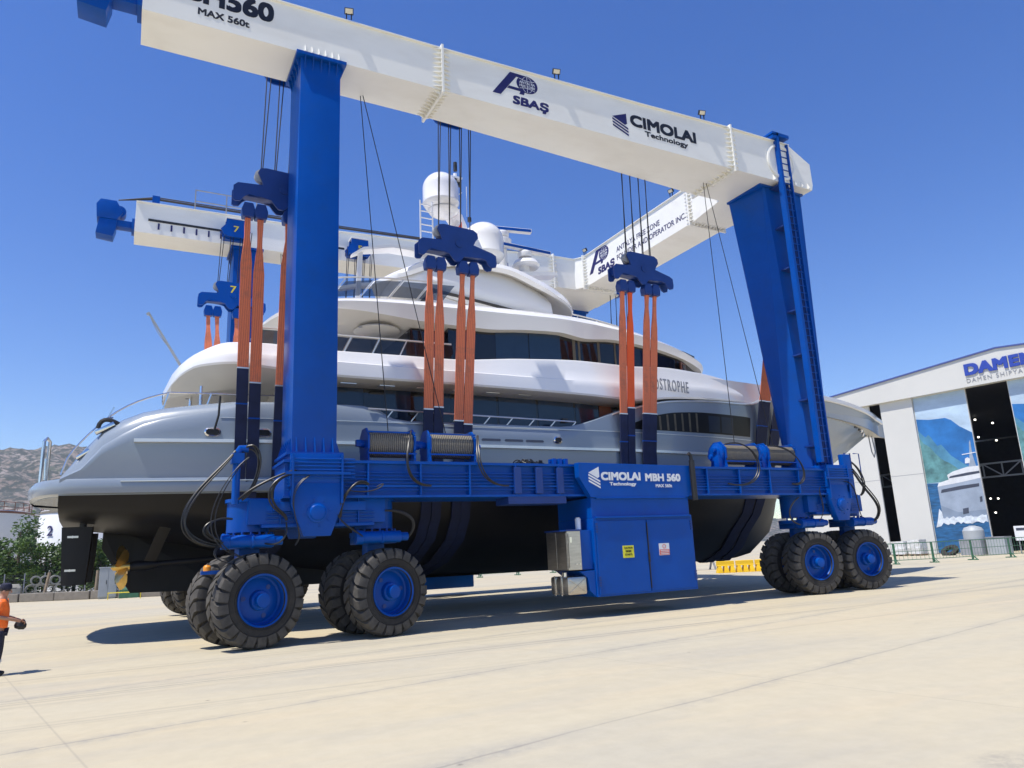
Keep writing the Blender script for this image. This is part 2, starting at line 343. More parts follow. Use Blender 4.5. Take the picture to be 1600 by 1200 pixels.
def pchip(tab):
    xs = np.array([t[0] for t in tab], float); ys = np.array([t[1] for t in tab], float)
    h = np.diff(xs); d = np.diff(ys) / h; m = np.zeros(len(xs))
    for i in range(1, len(xs) - 1):
        if d[i - 1] * d[i] > 0:
            w1, w2 = 2 * h[i] + h[i - 1], h[i] + 2 * h[i - 1]; m[i] = (w1 + w2) / (w1 / d[i - 1] + w2 / d[i])
    m[0], m[-1] = d[0], d[-1]
    def f(x):
        if x <= xs[0]: return float(ys[0])
        if x >= xs[-1]: return float(ys[-1])
        i = int(np.searchsorted(xs, x) - 1); i = max(0, min(i, len(h) - 1)); t = (x - xs[i]) / h[i]
        return float(ys[i] * (1 + 2 * t) * (1 - t) ** 2 + m[i] * h[i] * t * (1 - t) ** 2 + ys[i + 1] * t * t * (3 - 2 * t) + m[i + 1] * h[i] * t * t * (t - 1))
    return f
def arc(cx, cz, r, a0, a1, n=8): return [(cx + r * math.cos(R(a0 + (a1 - a0) * i / n)), cz + r * math.sin(R(a0 + (a1 - a0) * i / n))) for i in range(n + 1)]
def bez(pts, n=14):
    P = [Vector(p) for p in pts]; out = []
    for i in range(n + 1):
        t = i / n; q = list(P)
        while len(q) > 1: q = [q[k].lerp(q[k + 1], t) for k in range(len(q) - 1)]
        out.append(q[0])
    return out
YC = 26.05

# ------------------------------------------------------------------ the ground and the hills
MB().add([(-1500, -300, 0), (1500, -300, 0), (1500, 1500, 0), (-1500, 1500, 0)], [(0, 1, 2, 3)]).build('ground', 'yard_concrete', smooth=0, kind='structure')

# ------------------------------------------------------------------ the mobile boat hoist (one machine)
HL = thing('travel_lift', (11.5, YC, 0), 'huge blue and white mobile boat hoist carrying the yacht', 'boat hoist')
NEAR = []                                    # parts that the far side repeats, mirrored
def P(mb, name, m, mirror=True, parent=None, **k):
    o = mb.build(name, m, parent or HL, **k)
    if mirror and parent is None: NEAR.append(o)
    return o
def beam_sec(x, y0, y1, z0, z1, fl=0.07, t=0.035):        # welded box with a lip of top flange
    return [(x, y0, z0), (x, y0, z1 - t), (x, y0 - fl, z1 - t), (x, y0 - fl, z1), (x, y1 + fl, z1), (x, y1 + fl, z1 - t), (x, y1, z1 - t), (x, y1, z0)]
# main girder along the near side, deeper and wider towards the closed end
b = MB()
b.loft([beam_sec(-0.5, 18.2, 19.68, 15.86, 17.26), beam_sec(7.7, 18.2, 19.74, 15.86, 17.33), beam_sec(15.5, 18.2, 20.15, 15.86, 17.5), beam_sec(19.8, 18.2, 20.42, 15.86, 17.64)])
b.loft([beam_sec(19.8, 18.2, 20.42, 15.86, 17.64), beam_sec(23.05, 18.2, 20.42, 15.86, 17.66)])
b.prism([(23.05, 15.86), (24.15, 15.86), (24.23, 16.1), (24.22, 17.05), (23.05, 17.66)], 'y', 18.2, 20.8)
girder = P(b, 'main_girder', 'white_paint', mirror=False)
b2 = MB()
b2.loft([beam_sec(-0.5, 18.2, 19.68, 15.86, 17.26), beam_sec(7.7, 18.2, 19.74, 15.86, 17.33), beam_sec(15.5, 18.2, 20.15, 15.86, 17.5), beam_sec(19.8, 18.2, 20.42, 15.86, 17.64), beam_sec(24.1, 18.2, 20.42, 15.86, 17.66)])
for v in (0,):
    far_girder = MB(); far_girder.v = [(x, 2 * YC - y, z) for x, y, z in b2.v]; far_girder.f = b2.f; far_girder.mi = b2.mi
    far_girder = far_girder.build('main_girder', 'white_paint', HL)
m = MB(); m.box(21.3, 24.05, 33.97, 36.0, 15.88, 17.5); m.build('corner_bracket', 'white_paint', far_girder, smooth=0)
# trolley slot and its blue teeth on the inner face of the far girder
s = MB(); fy = 2 * YC - 19.70
s.box(0.0, 3.55, fy - 0.02, fy + 0.01, 16.42, 16.52); s.box(6.8, 9.9, fy - 0.08, fy + 0.01, 16.42, 16.52); build_each(s, 'trolley_slot', 'black', far_girder, smooth=0)
s = MB()
for k in range(8): s.box(0.38 + k * 0.5, 0.45 + k * 0.5, fy - 0.025, fy + 0.01, 16.08, 16.36)
for k in range(6): s.box(7.0 + k * 0.5, 7.07 + k * 0.5, fy - 0.085, fy + 0.01, 16.08, 16.36)
build_each(s, 'slot_tooth', 'navy_ink', far_girder, smooth=0)
# splice flanges with gussets
def splice(x, y0, y1, z0, z1, parent):
    m = MB(); e = 0.13
    m.prism([(y0 - e, z0 - e), (y1 + e, z0 - e), (y1 + e, z1 + e * 0.6), (y0 - e, z1 + e * 0.6)], 'x', x - 0.035, x + 0.035)
    for sx in (-1, 1):
        n = 9
        for k in range(n):
            z = z0 + (z1 - z0) * (k + 0.5) / n
            for yy, d in ((y0, -1), (y1, 1)): m.prism([(x + sx * 0.035, yy), (x + sx * 0.035, yy + d * (e - 0.015)), (x + sx * 0.30, yy)], 'z', z - 0.012, z + 0.012)
            y = y0 + (y1 - y0) * (k + 0.5) / n
            m.prism([(x + sx * 0.035, z0), (x + sx * 0.035, z0 - e + 0.015), (x + sx * 0.30, z0)], 'y', y - 0.012, y + 0.012)
    return m.build('splice_flange', 'white_paint', parent, smooth=0)
splice(7.75, 18.2, 19.74, 15.86, 17.33, girder); splice(19.8, 18.2, 20.42, 15.86, 17.64, girder)
splice(7.75, 2 * YC - 19.74, 2 * YC - 18.2, 15.86, 17.33, far_girder); splice(19.8, 2 * YC - 20.42, 2 * YC - 18.2, 15.86, 17.64, far_girder)
m = MB(); m.lathe([(0.78, -0.02), (0.78, 0.05), (0.70, 0.07), (0.66, 0.05), (0.66, 0.02), (0.0, 0.02)], (22.5, 18.2, 16.75), (0, -1, 0), 40); m.build('pivot_cover', 'white_paint', girder)
# cross girder that closes the frame behind the bow
b = MB()
def csec(y, x0, x1, z1=17.66): return [(p[1], y, p[2]) for p in beam_sec(0, x0, x1, 15.88, z1)]
b.loft([csec(20.42, 21.2, 23.8), csec(22.6, 21.55, 23.45), csec(2 * YC - 20.95, 21.55, 23.45), csec(2 * YC - 20.42, 21.2, 23.8)])
cross = P(b, 'cross_girder', 'white_paint', mirror=False)
for yy in (22.6, 2 * YC - 20.9):
    m = MB(); e = 0.13
    m.prism([(21.55 - e, 15.88 - e), (23.45 + e, 15.88 - e), (23.45 + e, 17.74), (21.55 - e, 17.74)], 'y', yy - 0.035, yy + 0.035)
    for sy in (-1, 1):
        for k in range(10):
            z = 15.88 + 1.78 * (k + 0.5) / 10
            m.prism([(21.55, yy + sy * 0.035), (21.55 - e + 0.02, yy + sy * 0.035), (21.55, yy + sy * 0.30)], 'z', z - 0.014, z + 0.014)
            x = 21.55 + 1.9 * (k + 0.5) / 10
            m.prism([(yy + sy * 0.035, 15.88), (yy + sy * 0.035, 15.88 - e + 0.02), (yy + sy * 0.30, 15.88)], 'x', x - 0.014, x + 0.014)
    m.build('splice_flange', 'white_paint', cross, smooth=0)
# lettering on the near girder
FX, FZ, FY = (1, 0, 0), (0, 0, 1), 18.2
def emblem(p0, u, v, w, h, col, name, parent):          # slanted letter A whose bowl is a globe, four letters below
    m = MB()
    flat_mb(m, [(0.0, 0.20 * h), (0.15 * w, 0.20 * h), (0.50 * w, 1.0 * h), (0.34 * w, 1.0 * h)], p0, u, v)
    flat_mb(m, [(0.34 * w, h), (0.62 * w, h), (0.62 * w, 0.9 * h), (0.45 * w, 0.9 * h)], p0, u, v, 0.002, 0.006)
    flat_mb(m, [(0.27 * w, 0.46 * h), (0.62 * w, 0.46 * h), (0.62 * w, 0.55 * h), (0.31 * w, 0.55 * h)], p0, u, v, 0.002, 0.006)
    flat_mb(m, [(0.50 * w, 0.37 * h), (0.585 * w, 0.37 * h), (0.62 * w, 0.55 * h), (0.54 * w, 0.55 * h)], p0, u, v, 0.002, 0.0055)
    flat_mb(m, [(0.655 * w + 0.20 * w * math.cos(t * math.pi / 20), 0.725 * h + 0.275 * h * math.sin(t * math.pi / 20)) for t in range(40)], p0, u, v, 0.002, 0.009)
    text_mb(m, 'SBA\u015e', Vector(p0) + Vector(u) * 0.36 * w + Vector(v) * (-0.06 * h), u, v, 0.68 * w, 0.36 * h, 0.05, slant=0.12)
    o = m.build(name, col, parent, smooth=0)
    g = MB(); cx, cy, rx, ry = 0.655 * w, 0.725 * h, 0.185 * w, 0.255 * h
    for k in (-0.55, 0.0, 0.55):                         # meridians and parallels of the globe
        pts = [(cx + rx * k * math.cos(t) + 0, cy + ry * math.sin(t)) for t in np.linspace(-math.pi / 2, math.pi / 2, 14)]
        for a, c in zip(pts, pts[1:]): flat_mb(g, [(a[0] - 0.008, a[1]), (a[0] + 0.008, a[1]), (c[0] + 0.008, c[1]), (c[0] - 0.008, c[1])], p0, u, v, 0.009, 0.012)
    for k in (-0.62, 0.62):
        pts = [(cx + rx * math.sqrt(1 - k * k) * t, cy + ry * (k * 0.75 + 0.25 * k * t * t)) for t in np.linspace(-1, 1, 12)]
        for a, c in zip(pts, pts[1:]): flat_mb(g, [(a[0], a[1] - 0.008), (c[0], c[1] - 0.008), (c[0], c[1] + 0.008), (a[0], a[1] + 0.008)], p0, u, v, 0.009, 0.012)
    text_mb(g, 'ANTALYA', Vector(p0) + Vector(u) * (cx - rx * 0.8) + Vector(v) * (cy + 0.01 * h), u, v, rx * 1.6, 0.075 * h, 0.02, 0.013)
    text_mb(g, 'FREE ZONE', Vector(p0) + Vector(u) * (cx - rx * 0.8) + Vector(v) * (cy - 0.10 * h), u, v, rx * 1.6, 0.075 * h, 0.02, 0.013)
    g.build('globe_lines', 'white_ink', parent, smooth=0)
    return o
def arrow_mark(m, p0, u, v, w, h):                       # folded arrow with three slanting bars under it
    flat_mb(m, [(0, 0.70 * h), (0.93 * w, h), (0.95 * w, 0.50 * h), (0.80 * w, 0.42 * h)], p0, u, v)
    for k in range(3):
        o = -k * 0.155 * h
        flat_mb(m, [(0, 0.64 * h + o), (0, 0.55 * h + o), (w, 0.05 * h + o + 0.16 * h), (w, 0.14 * h + o + 0.16 * h)], p0, u, v)
m = MB(); text_mb(m, 'MBH560', (-0.2, FY, 16.52), FX, FZ, 2.93, 0.60, 0.06); m.build('lettering', 'black_ink', girder, smooth=0); m = MB(); text_mb(m, 'MAX 560t', (0.80, FY, 16.16), FX, FZ, 1.30, 0.21, 0.045); m.build('lettering', 'black_ink', girder, smooth=0)
emblem((9.5, FY, 15.98 + 0.09), FX, FZ, 1.98, 1.16, 'navy_ink', 'emblem', girder)
m = MB(); arrow_mark(m, (14.2, FY, 16.12), FX, FZ, 0.66, 0.80); m.build('emblem', 'navy_ink', girder, smooth=0)
m = MB(); text_mb(m, 'CIMOLAI', (14.98, FY, 16.50), FX, FZ, 3.05, 0.47, 0.07); m.build('lettering', 'black_ink', girder, smooth=0); m = MB(); text_mb(m, 'Technology', (15.6, FY, 16.17), FX, FZ, 2.0, 0.27, 0.04); m.build('lettering', 'black_ink', girder, smooth=0)
CX, CU = 21.55, (0, -1, 0)
emblem((CX, 30.75, 16.02 + 0.10), CU, FZ, 2.2, 1.42, 'navy_ink', 'emblem', cross)
m = MB(); text_mb(m, 'ANTALYA FREE ZONE', (CX, 28.2, 16.72), CU, FZ, 3.5, 0.28, 0.012); m.build('lettering', 'navy_ink', cross, smooth=0); m = MB(); text_mb(m, 'FOUNDER AND OPERATOR INC.', (CX, 28.2, 16.28), CU, FZ, 5.3, 0.28, 0.012); m.build('lettering', 'navy_ink', cross, smooth=0)
# floodlights on the girders
def flood(x, y, z, d, parent):
    d = Vector(d).normalized(); a = d.cross(Vector((0, 0, 1))).normalized(); p = Vector((x, y, z))
    m = MB(); m.bar(p - a * 0.07, p - a * 0.07 + Vector((0, 0, 0.22)), 0.03); m.bar(p + a * 0.07, p + a * 0.07 + Vector((0, 0, 0.22)), 0.03)
    u = (d + Vector((0, 0, -0.35))).normalized(); w = a.cross(u)
    m.obox(p + Vector((0, 0, 0.27)), a * 0.13, w * 0.09, u * 0.05)
    o = m.build('floodlight', 'black', parent, smooth=0)
    g = MB(); g.obox(p + Vector((0, 0, 0.27)) + u * 0.051, a * 0.105, w * 0.068, u * 0.004); g.build('lamp_glass', 'lamp_glass', o, smooth=0)
for x, z in ((4.82, 17.32), (11.93, 17.44), (18.4, 17.6)): flood(x, 18.12, z, (-0.25, -1, -0.3), HL)
for y in (23.6, 30.9): flood(21.45, y, 17.66, (-1, -0.2, -0.3), HL)
# rope sheave bracket that sticks out of the open end
b = MB(); b.box(-0.62, -0.5, 18.45, 19.2, 16.15, 16.65)
b.loft([[(x, y, z) for y, z in ((18.6 + q, 16.25), (19.05 + q, 16.25), (19.05 + q, 16.55), (18.6 + q, 16.55))] for x, q in ((-0.6, 0), (-1.05, 0), (-1.45, 0.0))])
b.prism([(-1.95, 15.8), (-1.3, 15.72), (-1.2, 16.15), (-1.2, 16.5), (-1.85, 16.5)], 'y', 18.45, 19.15)
b.prism([(-1.95, 16.5), (-1.2, 16.5), (-0.98, 16.85), (-1.25, 17.35), (-1.85, 17.35), (-2.0, 17.1)], 'y', 18.42, 19.2)
b.lathe([(0.26, 0), (0.26, 0.5)], (-1.12, 18.55, 16.95), (0, 1, 0), 20)
P(b, 'sheave_bracket', 'blue_paint', bevel=0.02)
b = MB()
for y, z0, z1 in ((18.75, 17.2, 17.28), (18.95, 17.1, 17.3), (18.85, 17.15, 17.28)):
    b.tube([(-1.2, y, z0), (8, y + 0.3, z1 + 0.1), (20, y + 0.3, 17.7)], 0.026, 6)
    f_ = MB(); f_.tube([(-1.2, 2 * YC - y, z0 + 0.4), (0.25, 2 * YC - y, z1 + 0.62), (8, 2 * YC - y, z1 + 0.70), (20, 2 * YC - y, 18.3)], 0.026, 6); f_.build('haul_rope', 'wire_rope', HL)
build_each(b, 'haul_rope', 'wire_rope', HL)
b = MB()
b.box(0.1, 0.4, 18.55, 19.05, 17.26, 17.95); P(b, 'rope_guide', 'blue_paint')
b = MB()                                                   # maintenance guard rail on the girder top
for x in (3.6, 4.9, 6.2): b.bar((x, 19.6, 17.3), (x, 19.6, 18.3), 0.05)
for z in (17.75, 18.28): b.bar((3.6, 19.6, z), (6.2, 19.6, z), 0.04)
far_rail = MB(); far_rail.v = [(x - 1.8, 2 * YC - y, z) for x, y, z in b.v]; far_rail.f = b.f; far_rail.mi = b.mi; far_rail.build('guard_rail', 'steel_grey', HL, smooth=0)

# legs
b = MB(); b.prism([(3.50, 4.5), (4.62, 4.5), (4.62, 15.86), (3.50, 15.86)], 'y', 18.24, 19.62); leg = P(b, 'leg', 'blue_paint', bevel=0.02)
def plate(z, x0, x1, y0, y1, t, up, name, parent):
    m = MB(); m.box(x0 - 0.14, x1 + 0.14, y0 - 0.14, y1 + 0.14, z - t, z + t)
    n = 5
    for k in range(n):
        x = x0 + (x1 - x0) * (k + 0.5) / n
        m.prism([(y0, z), (y0 - 0.13, z), (y0, z + 0.42 * up)], 'x', x - 0.012, x + 0.012)
        y = y0 + (y1 - y0) * (k + 0.5) / n
        for xx, d in ((x0, -1), (x1, 1)): m.prism([(xx, z), (xx + d * 0.13, z), (xx, z + 0.42 * up)], 'y', y - 0.012, y + 0.012)
    return m
plate(4.52, 3.50, 4.62, 18.24, 19.62, 0.035, 1, '', None).build('base_flange', 'blue_paint', leg, smooth=0)
plate(15.80, 3.50, 4.62, 18.24, 19.62, 0.05, -1, '', None).build('top_flange', 'blue_paint', leg, smooth=0)
# white stiffener tips above the leg heads
for xs in ((3.6, 4.55), (21.95, 23.9)):
    m = MB()
    for k in range(6):
        x = xs[0] + (xs[1] - xs[0]) * k / 5; m.prism([(18.2, 15.86), (18.08, 15.86), (18.2, 16.12)], 'x', x - 0.012, x + 0.012)
    build_each(m, 'stiffener', 'white_paint', girder, smooth=0)
b = MB(); rl = lambda z, t: t
def rsec(z):
    t = (15.86 - z) / (15.86 - 4.4); L = lambda a, c: a + (c - a) * t
    return [(L(21.86, 21.80), L(18.74, 19.12), z), (L(21.92, 22.42), L(18.68, 18.60), z), (L(23.98, 23.46), L(18.68, 18.60), z), (L(23.9, 23.3), L(20.39, 19.6), z), (L(21.66, 21.85), L(20.39, 19.3), z)]
b.loft([rsec(15.86), rsec(4.4)]); rleg = P(b, 'leg', 'blue_paint')
m = MB(); m.box(21.6, 24.05, 18.6, 20.45, 15.78, 15.88); m.build('top_flange', 'blue_paint', rleg, smooth=0)
m = MB(); m.prism([(21.65, 18.45), (23.6, 18.45), (23.6, 19.75), (21.65, 19.75)], 'z', 4.36, 4.44)
for k in range(6): x = 22.5 + k * 0.18; m.prism([(18.6, 4.44), (18.47, 4.44), (18.6, 4.8)], 'x', x - 0.012, x + 0.012)
m.build('base_flange', 'blue_paint', rleg, smooth=0)
# caged ladder and cable trays up the corner leg
b = MB(); yl = 18.16
b.box(22.22, 22.34, yl - 0.16, yl + 0.08, 4.6, 17.95); b.box(22.86, 22.93, yl - 0.06, yl + 0.06, 4.5, 17.6)
b.box(22.0, 22.93, yl - 0.16, yl + 0.9, 17.80, 17.95); b.box(22.0, 22.2, yl - 0.16, yl + 0.5, 17.66, 17.85)
lad = P(b, 'ladder', 'blue_paint', mirror=False)
b = MB()
for k in range(44): z = 4.8 + k * 0.29; b.box(22.34, 22.86, yl - 0.015, yl + 0.015, z, z + 0.03)
build_each(b, 'rung', 'blue_paint', lad, smooth=0)
b = MB()
for x in (22.44, 22.52, 22.60, 22.68, 22.76): b.box(x, x + 0.035, yl + 0.06, yl + 0.10, 4.6, 17.7)
for k in range(7): z = 5.2 + k * 1.75; b.box(22.2, 22.95, yl + 0.10, 18.66, z, z + 0.06)
b.build('cable_tray', 'dark_blue_paint', lad, smooth=0)
# lower side girder with stiffeners and hydraulic pipe runs
b = MB(); b.box(3.35, 23.35, 18.22, 19.6, 3.45, 4.33); b.box(3.3, 23.4, 18.08, 19.7, 4.29, 4.36); b.box(3.3, 23.4, 18.08, 19.7, 3.42, 3.48)
low = P(b, 'side_girder', 'blue_paint', smooth=0)
m = MB(); x = 5.4
while x < 22.5: m.box(x - 0.02, x + 0.02, 18.07, 18.22, 3.48, 4.29); x += 1.42
build_each(m, 'stiffener', 'blue_paint', low, smooth=0)
m = MB()
for k, z in enumerate((3.62, 3.71, 3.80, 3.89, 3.98, 4.07)):
    m.tube([(3.4, 18.14 - 0.01 * (k % 2), z), (11.6, 18.14 - 0.01 * (k % 2), z)], 0.019, 6); m.tube([(16.0, 18.14, z), (22.6, 18.14, z)], 0.019, 6)
build_each(m, 'hydraulic_pipe', 'blue_paint', low)
m = MB()
for x in (9.6, 10.3, 11.0): m.box(x, x + 0.22, 18.05, 18.2, 3.5, 4.25)
m.box(9.4, 11.3, 18.1, 18.9, 3.22, 3.46); m.build('valve_block', 'dark_blue_paint', low, smooth=0, bevel=0.015)
m = MB(); rr = random.Random(3)
for k in range(22):
    x = 9.85 + rr.random() * 0.95; p = Vector((x, 18.3 + rr.random() * 0.5, 4.36))
    m.tube(bez([p, p + Vector((rr.uniform(-.1, .1), rr.uniform(-.1, .1), 0.28)), p + Vector((rr.uniform(-.3, .3), rr.uniform(-.1, .1), 0.10)), p + Vector((rr.uniform(-.3, .3), rr.uniform(-.2, .2), 0.02))], 8), 0.016, 6)
build_each(m, 'hose', 'rubber_hose', low)
m = MB()
for x in (11.05, 11.25, 11.45): m.box(x, x + 0.1, 18.3, 18.6, 4.36, 4.55)
m.box(11.0, 11.6, 18.4, 18.5, 4.48, 4.54); m.build('lever_valve', 'blue_paint', low, smooth=0)

# saddles, bogies and wheels
def saddle(cx, w, sgn):
    m = MB(); y0 = 18.0
    m.prism([(cx - w, 3.78), (cx + w, 3.78), (cx + w * 1.0, 3.25), (cx + w * 0.55, 2.5), (cx - w * 0.5, 2.5), (cx - w * 1.0, 3.25)], 'y', y0, 18.24)
    m.prism([(cx - w, 3.78), (cx + w, 3.78), (cx + w * 1.0, 3.25), (cx + w * 0.55, 2.5), (cx - w * 0.5, 2.5), (cx - w * 1.0, 3.25)], 'y', 19.62, 19.85)
    m.box(cx - w * 1.05, cx + w * 1.05, y0 + 0.02, 19.8, 3.7, 4.5)
    for k in range(6): z = 3.92 + k * 0.09; m.tube([(cx - w * 1.05, y0 - 0.02, z), (cx + w * 1.5, y0 - 0.02, z)], 0.02, 6)
    o = P(m, 'saddle', 'blue_paint', bevel=0.012)
    for x in (cx - w * 0.97, cx + w * 0.97):
        q = MB(); q.bar((x, y0 - 0.03, 3.28), (x, y0 - 0.03, 4.48), 0.05); q.build('stiffener', 'blue_paint', o, smooth=0)
    q = MB(); q.box(cx - w * 1.3, cx + w * 1.3, y0 - 0.07, y0 - 0.01, 3.98, 4.05); q.build('pipe_clamp', 'blue_paint', o, smooth=0)
    for k in range(8):
        a = k * math.pi / 4 + 0.2; q = MB(); q.lathe([(0.022, 0), (0.022, 0.03)], (cx + 0.33 * math.cos(a), y0, 3.06 + 0.33 * math.sin(a)), (0, -1, 0), 8); q.build('bolt', 'blue_paint', o)
    q = MB(); q.lathe([(0.24, 0), (0.24, 0.05), (0.20, 0.06), (0.17, 0.10), (0.10, 0.11)], (cx, y0, 3.06), (0, -1, 0), 24); q.build('pivot_pin', 'blue_paint', o)
    return o
saddle(4.10, 0.62, 1); saddle(22.95, 0.55, 1)
def bogie(xa, xb, th, flip):
    """equaliser beam over two steered wheel pairs at xa and xb; th = steer angle about Z"""
    m = MB(); lo, hi = min(xa, xb), max(xa, xb)
    m.box(lo - 0.1, hi + 0.1, 18.34, 19.55, 2.82, 3.42); m.box(lo + 0.2, hi - 0.2, 18.28, 19.6, 2.74, 2.82); m.box(lo + 0.45, hi - 0.45, 18.22, 18.34, 3.12, 3.34)
    for k in range(3): z = 2.92 + k * 0.09; m.tube([(lo + 0.3, 18.29, z), (hi - 0.2, 18.29, z)], 0.018, 6)
    o = P(m, 'bogie_beam', 'blue_paint', bevel=0.015)
    for x in np.linspace(lo + 0.62, hi - 0.62, 5):
        q = MB(); q.box(x - 0.012, x + 0.012, 18.25, 18.34, 2.82, 3.42); q.build('stiffener', 'blue_paint', o, smooth=0)
    q = MB(); q.box(lo + 1.0, lo + 1.35, 18.16, 18.34, 2.86, 3.08); q.build('valve_box', 'blue_paint', o, smooth=0, bevel=0.015)
    for x in (xa, xb):
        for k in range(9):
            a = math.pi * (1.05 + 0.9 * k / 8); q = MB(); q.cyl((x + 0.57 * math.cos(a), 19.05 + 0.57 * math.sin(a), 2.58), (x + 0.57 * math.cos(a), 19.05 + 0.57 * math.sin(a), 2.66), 0.028, 8); q.build('bolt', 'blue_paint', o)
        q = MB(); q.lathe([(0.50, 0), (0.50, 0.72), (0.55, 0.72), (0.55, 0.80), (0.45, 0.80)], (x, 19.05, 2.66), (0, 0, 1), 32); q.lathe([(0.62, 0), (0.62, 0.12)], (x, 19.05, 2.46), (0, 0, 1), 32)
        q.build('slew_housing', 'blue_paint', o)
        q = MB(); q.cyl((x - 0.5, 18.34, 2.44), (x + 0.5, 18.34, 2.44), 0.15); q.cyl((x + 0.5, 18.34, 2.44), (x + 0.7, 18.34, 2.44), 0.11, 14); q.cyl((x - 0.68, 18.34, 2.44), (x - 0.5, 18.34, 2.44), 0.18, 14); q.cyl((x - 0.02, 18.34, 2.44), (x + 0.04, 18.34, 2.44), 0.175, 18); q.box(x - 0.25, x + 0.25, 18.4, 18.75, 2.32, 2.5)
        q.build('steering_cylinder', 'blue_paint', o, bevel=0.01)
        q = MB(); c = Vector((x, 19.05, 0)); ca, sa = math.cos(th), math.sin(th); A = Vector((ca, sa, 0)); B = Vector((-sa, ca, 0))
        q.obox(c + Vector((0, 0, 1.75)), A * 0.26, B * 0.13, Vector((0, 0, 0.75))); q.obox(c + Vector((0, 0, 2.38)), A * 0.45, B * 0.42, Vector((0, 0, 0.10))); q.cyl(c - B * 1.0 + Vector((0, 0, 1.08)), c + B * 1.0 + Vector((0, 0, 1.08)), 0.16)
        q.build('axle_fork', 'blue_paint', o, bevel=0.015)
    return o
def make_wheel(seed):
    """tyre in its own frame: axle along Y, outer face towards -Y, centre at the origin"""
    t = MB(); prof = [(0.56, -0.27), (0.60, -0.33), (0.70, -0.355), (0.84, -0.36), (0.92, -0.345), (0.96, -0.31), (0.985, -0.24), (0.99, 0), (0.985, 0.24), (0.96, 0.31), (0.92, 0.345), (0.84, 0.36), (0.70, 0.355), (0.60, 0.33), (0.56, 0.27)]
    t.lathe(prof, (0, 0, 0), (0, 1, 0), 64, cap=False)
    for rr_, yy in ((0.80, 0.360), (0.66, 0.350)):                                   # raised rings on the side walls
        for s in (-1, 1): t.lathe([(rr_ - 0.012, s * yy), (rr_, s * (yy + 0.012)), (rr_ + 0.012, s * yy)], (0, 0, 0), (0, 1, 0), 64, cap=False)
    n = 22; t.cur = 1
    for k in range(n):
        for s in (-1, 1):
            a0 = 2 * math.pi * (k + (0.25 if s > 0 else -0.25)) / n; sw = 0.16
            secs = []
            for y, r0, r1, hw, da in ((0.02, 0.97, 1.085, 0.112, sw), (0.14, 0.97, 1.083, 0.112, sw * 0.5), (0.25, 0.96, 1.075, 0.108, 0.0), (0.335, 0.90, 1.045, 0.104, -0.02), (0.372, 0.82, 0.965, 0.110, -0.02)):
                yy = s * y; q = []
                for r, w in ((r0, hw + 0.012), (r1, hw - 0.006)):
                    for d in ((-1, 1) if r == r0 else (1, -1)):
                        a = a0 + da + d * w; q.append((r * math.sin(a), yy, r * math.cos(a)))
                secs.append(q)
            t.loft(secs)
    ty = t.build('wheel', ['rubber', 'rubber_tread'], HL, smooth=28, origin=LOC[HL.name])
    r = MB()
    for s in (-1,):
        r.lathe([(0.60, -0.335), (0.605, -0.30), (0.56, -0.27), (0.545, -0.24), (0.545, -0.10), (0.50, -0.07), (0.42, -0.10), (0.30, -0.12), (0.235, -0.13), (0.225, -0.25), (0.20, -0.275), (0.0, -0.28)], (0, 0, 0), (0, 1, 0), 48, cap=False)
        r.lathe([(0.60, 0.335), (0.56, 0.27), (0.545, 0.12), (0.30, 0.10), (0.0, 0.10)], (0, 0, 0), (0, 1, 0), 40, cap=False)
        r.lathe([(0.56, -0.345), (0.60, -0.36), (0.605, -0.33)], (0, 0, 0), (0, 1, 0), 48, cap=False)
    ri = r.build('rim', 'blue_paint', ty)
    for k in range(3):
        h = MB(); a = k * 2.094 + 0.3; c = Vector((0.37 * math.sin(a), -0.112, 0.37 * math.cos(a))); h.lathe([(0.055, 0), (0.055, -0.012)], c, (0, 1, 0), 14); h.build('hand_hole', 'dark_blue_paint', ty)
    return ty
WHEEL = None
def place_wheel(x, y, th, spin):
    """centre of the tyre in world coordinates"""
    global WHEEL
    # the prototype is modelled around the machine's own origin, so a wheel only needs a location and two turns
    if WHEEL is None:
        WHEEL = make_wheel(1)
        for k in [WHEEL] + kids(WHEEL):
            k.data.transform(Matrix.Translation(LOC[HL.name]))
        o = WHEEL
        for k in kids(o): k.location = (0, 0, 0)
    else: o = copy_tree(WHEEL, HL)
    o.location = Vector((x, y, 1.083)) - LOC[HL.name]
    o.rotation_euler = (Matrix.Rotation(th, 3, 'Z') @ Matrix.Rotation(spin, 3, 'Y')).to_euler()
    return o
TL, TR = R(16), R(-9)
bogie(2.66, 5.82, TL, 0); bogie(21.7, 24.38, TR, 1)
k = 0
for yc, flip in ((19.1, False), (2 * YC - 19.1, True)):
    for x, th in ((2.66, TL), (5.82, TL), (21.7, TR), (24.38, TR)):
        for d in (-0.62, 0.62):
            k += 1; face = 0 if (d < 0) else math.pi
            place_wheel(x - math.sin(th) * d, yc + math.cos(th) * d, th + face, k * 0.37)
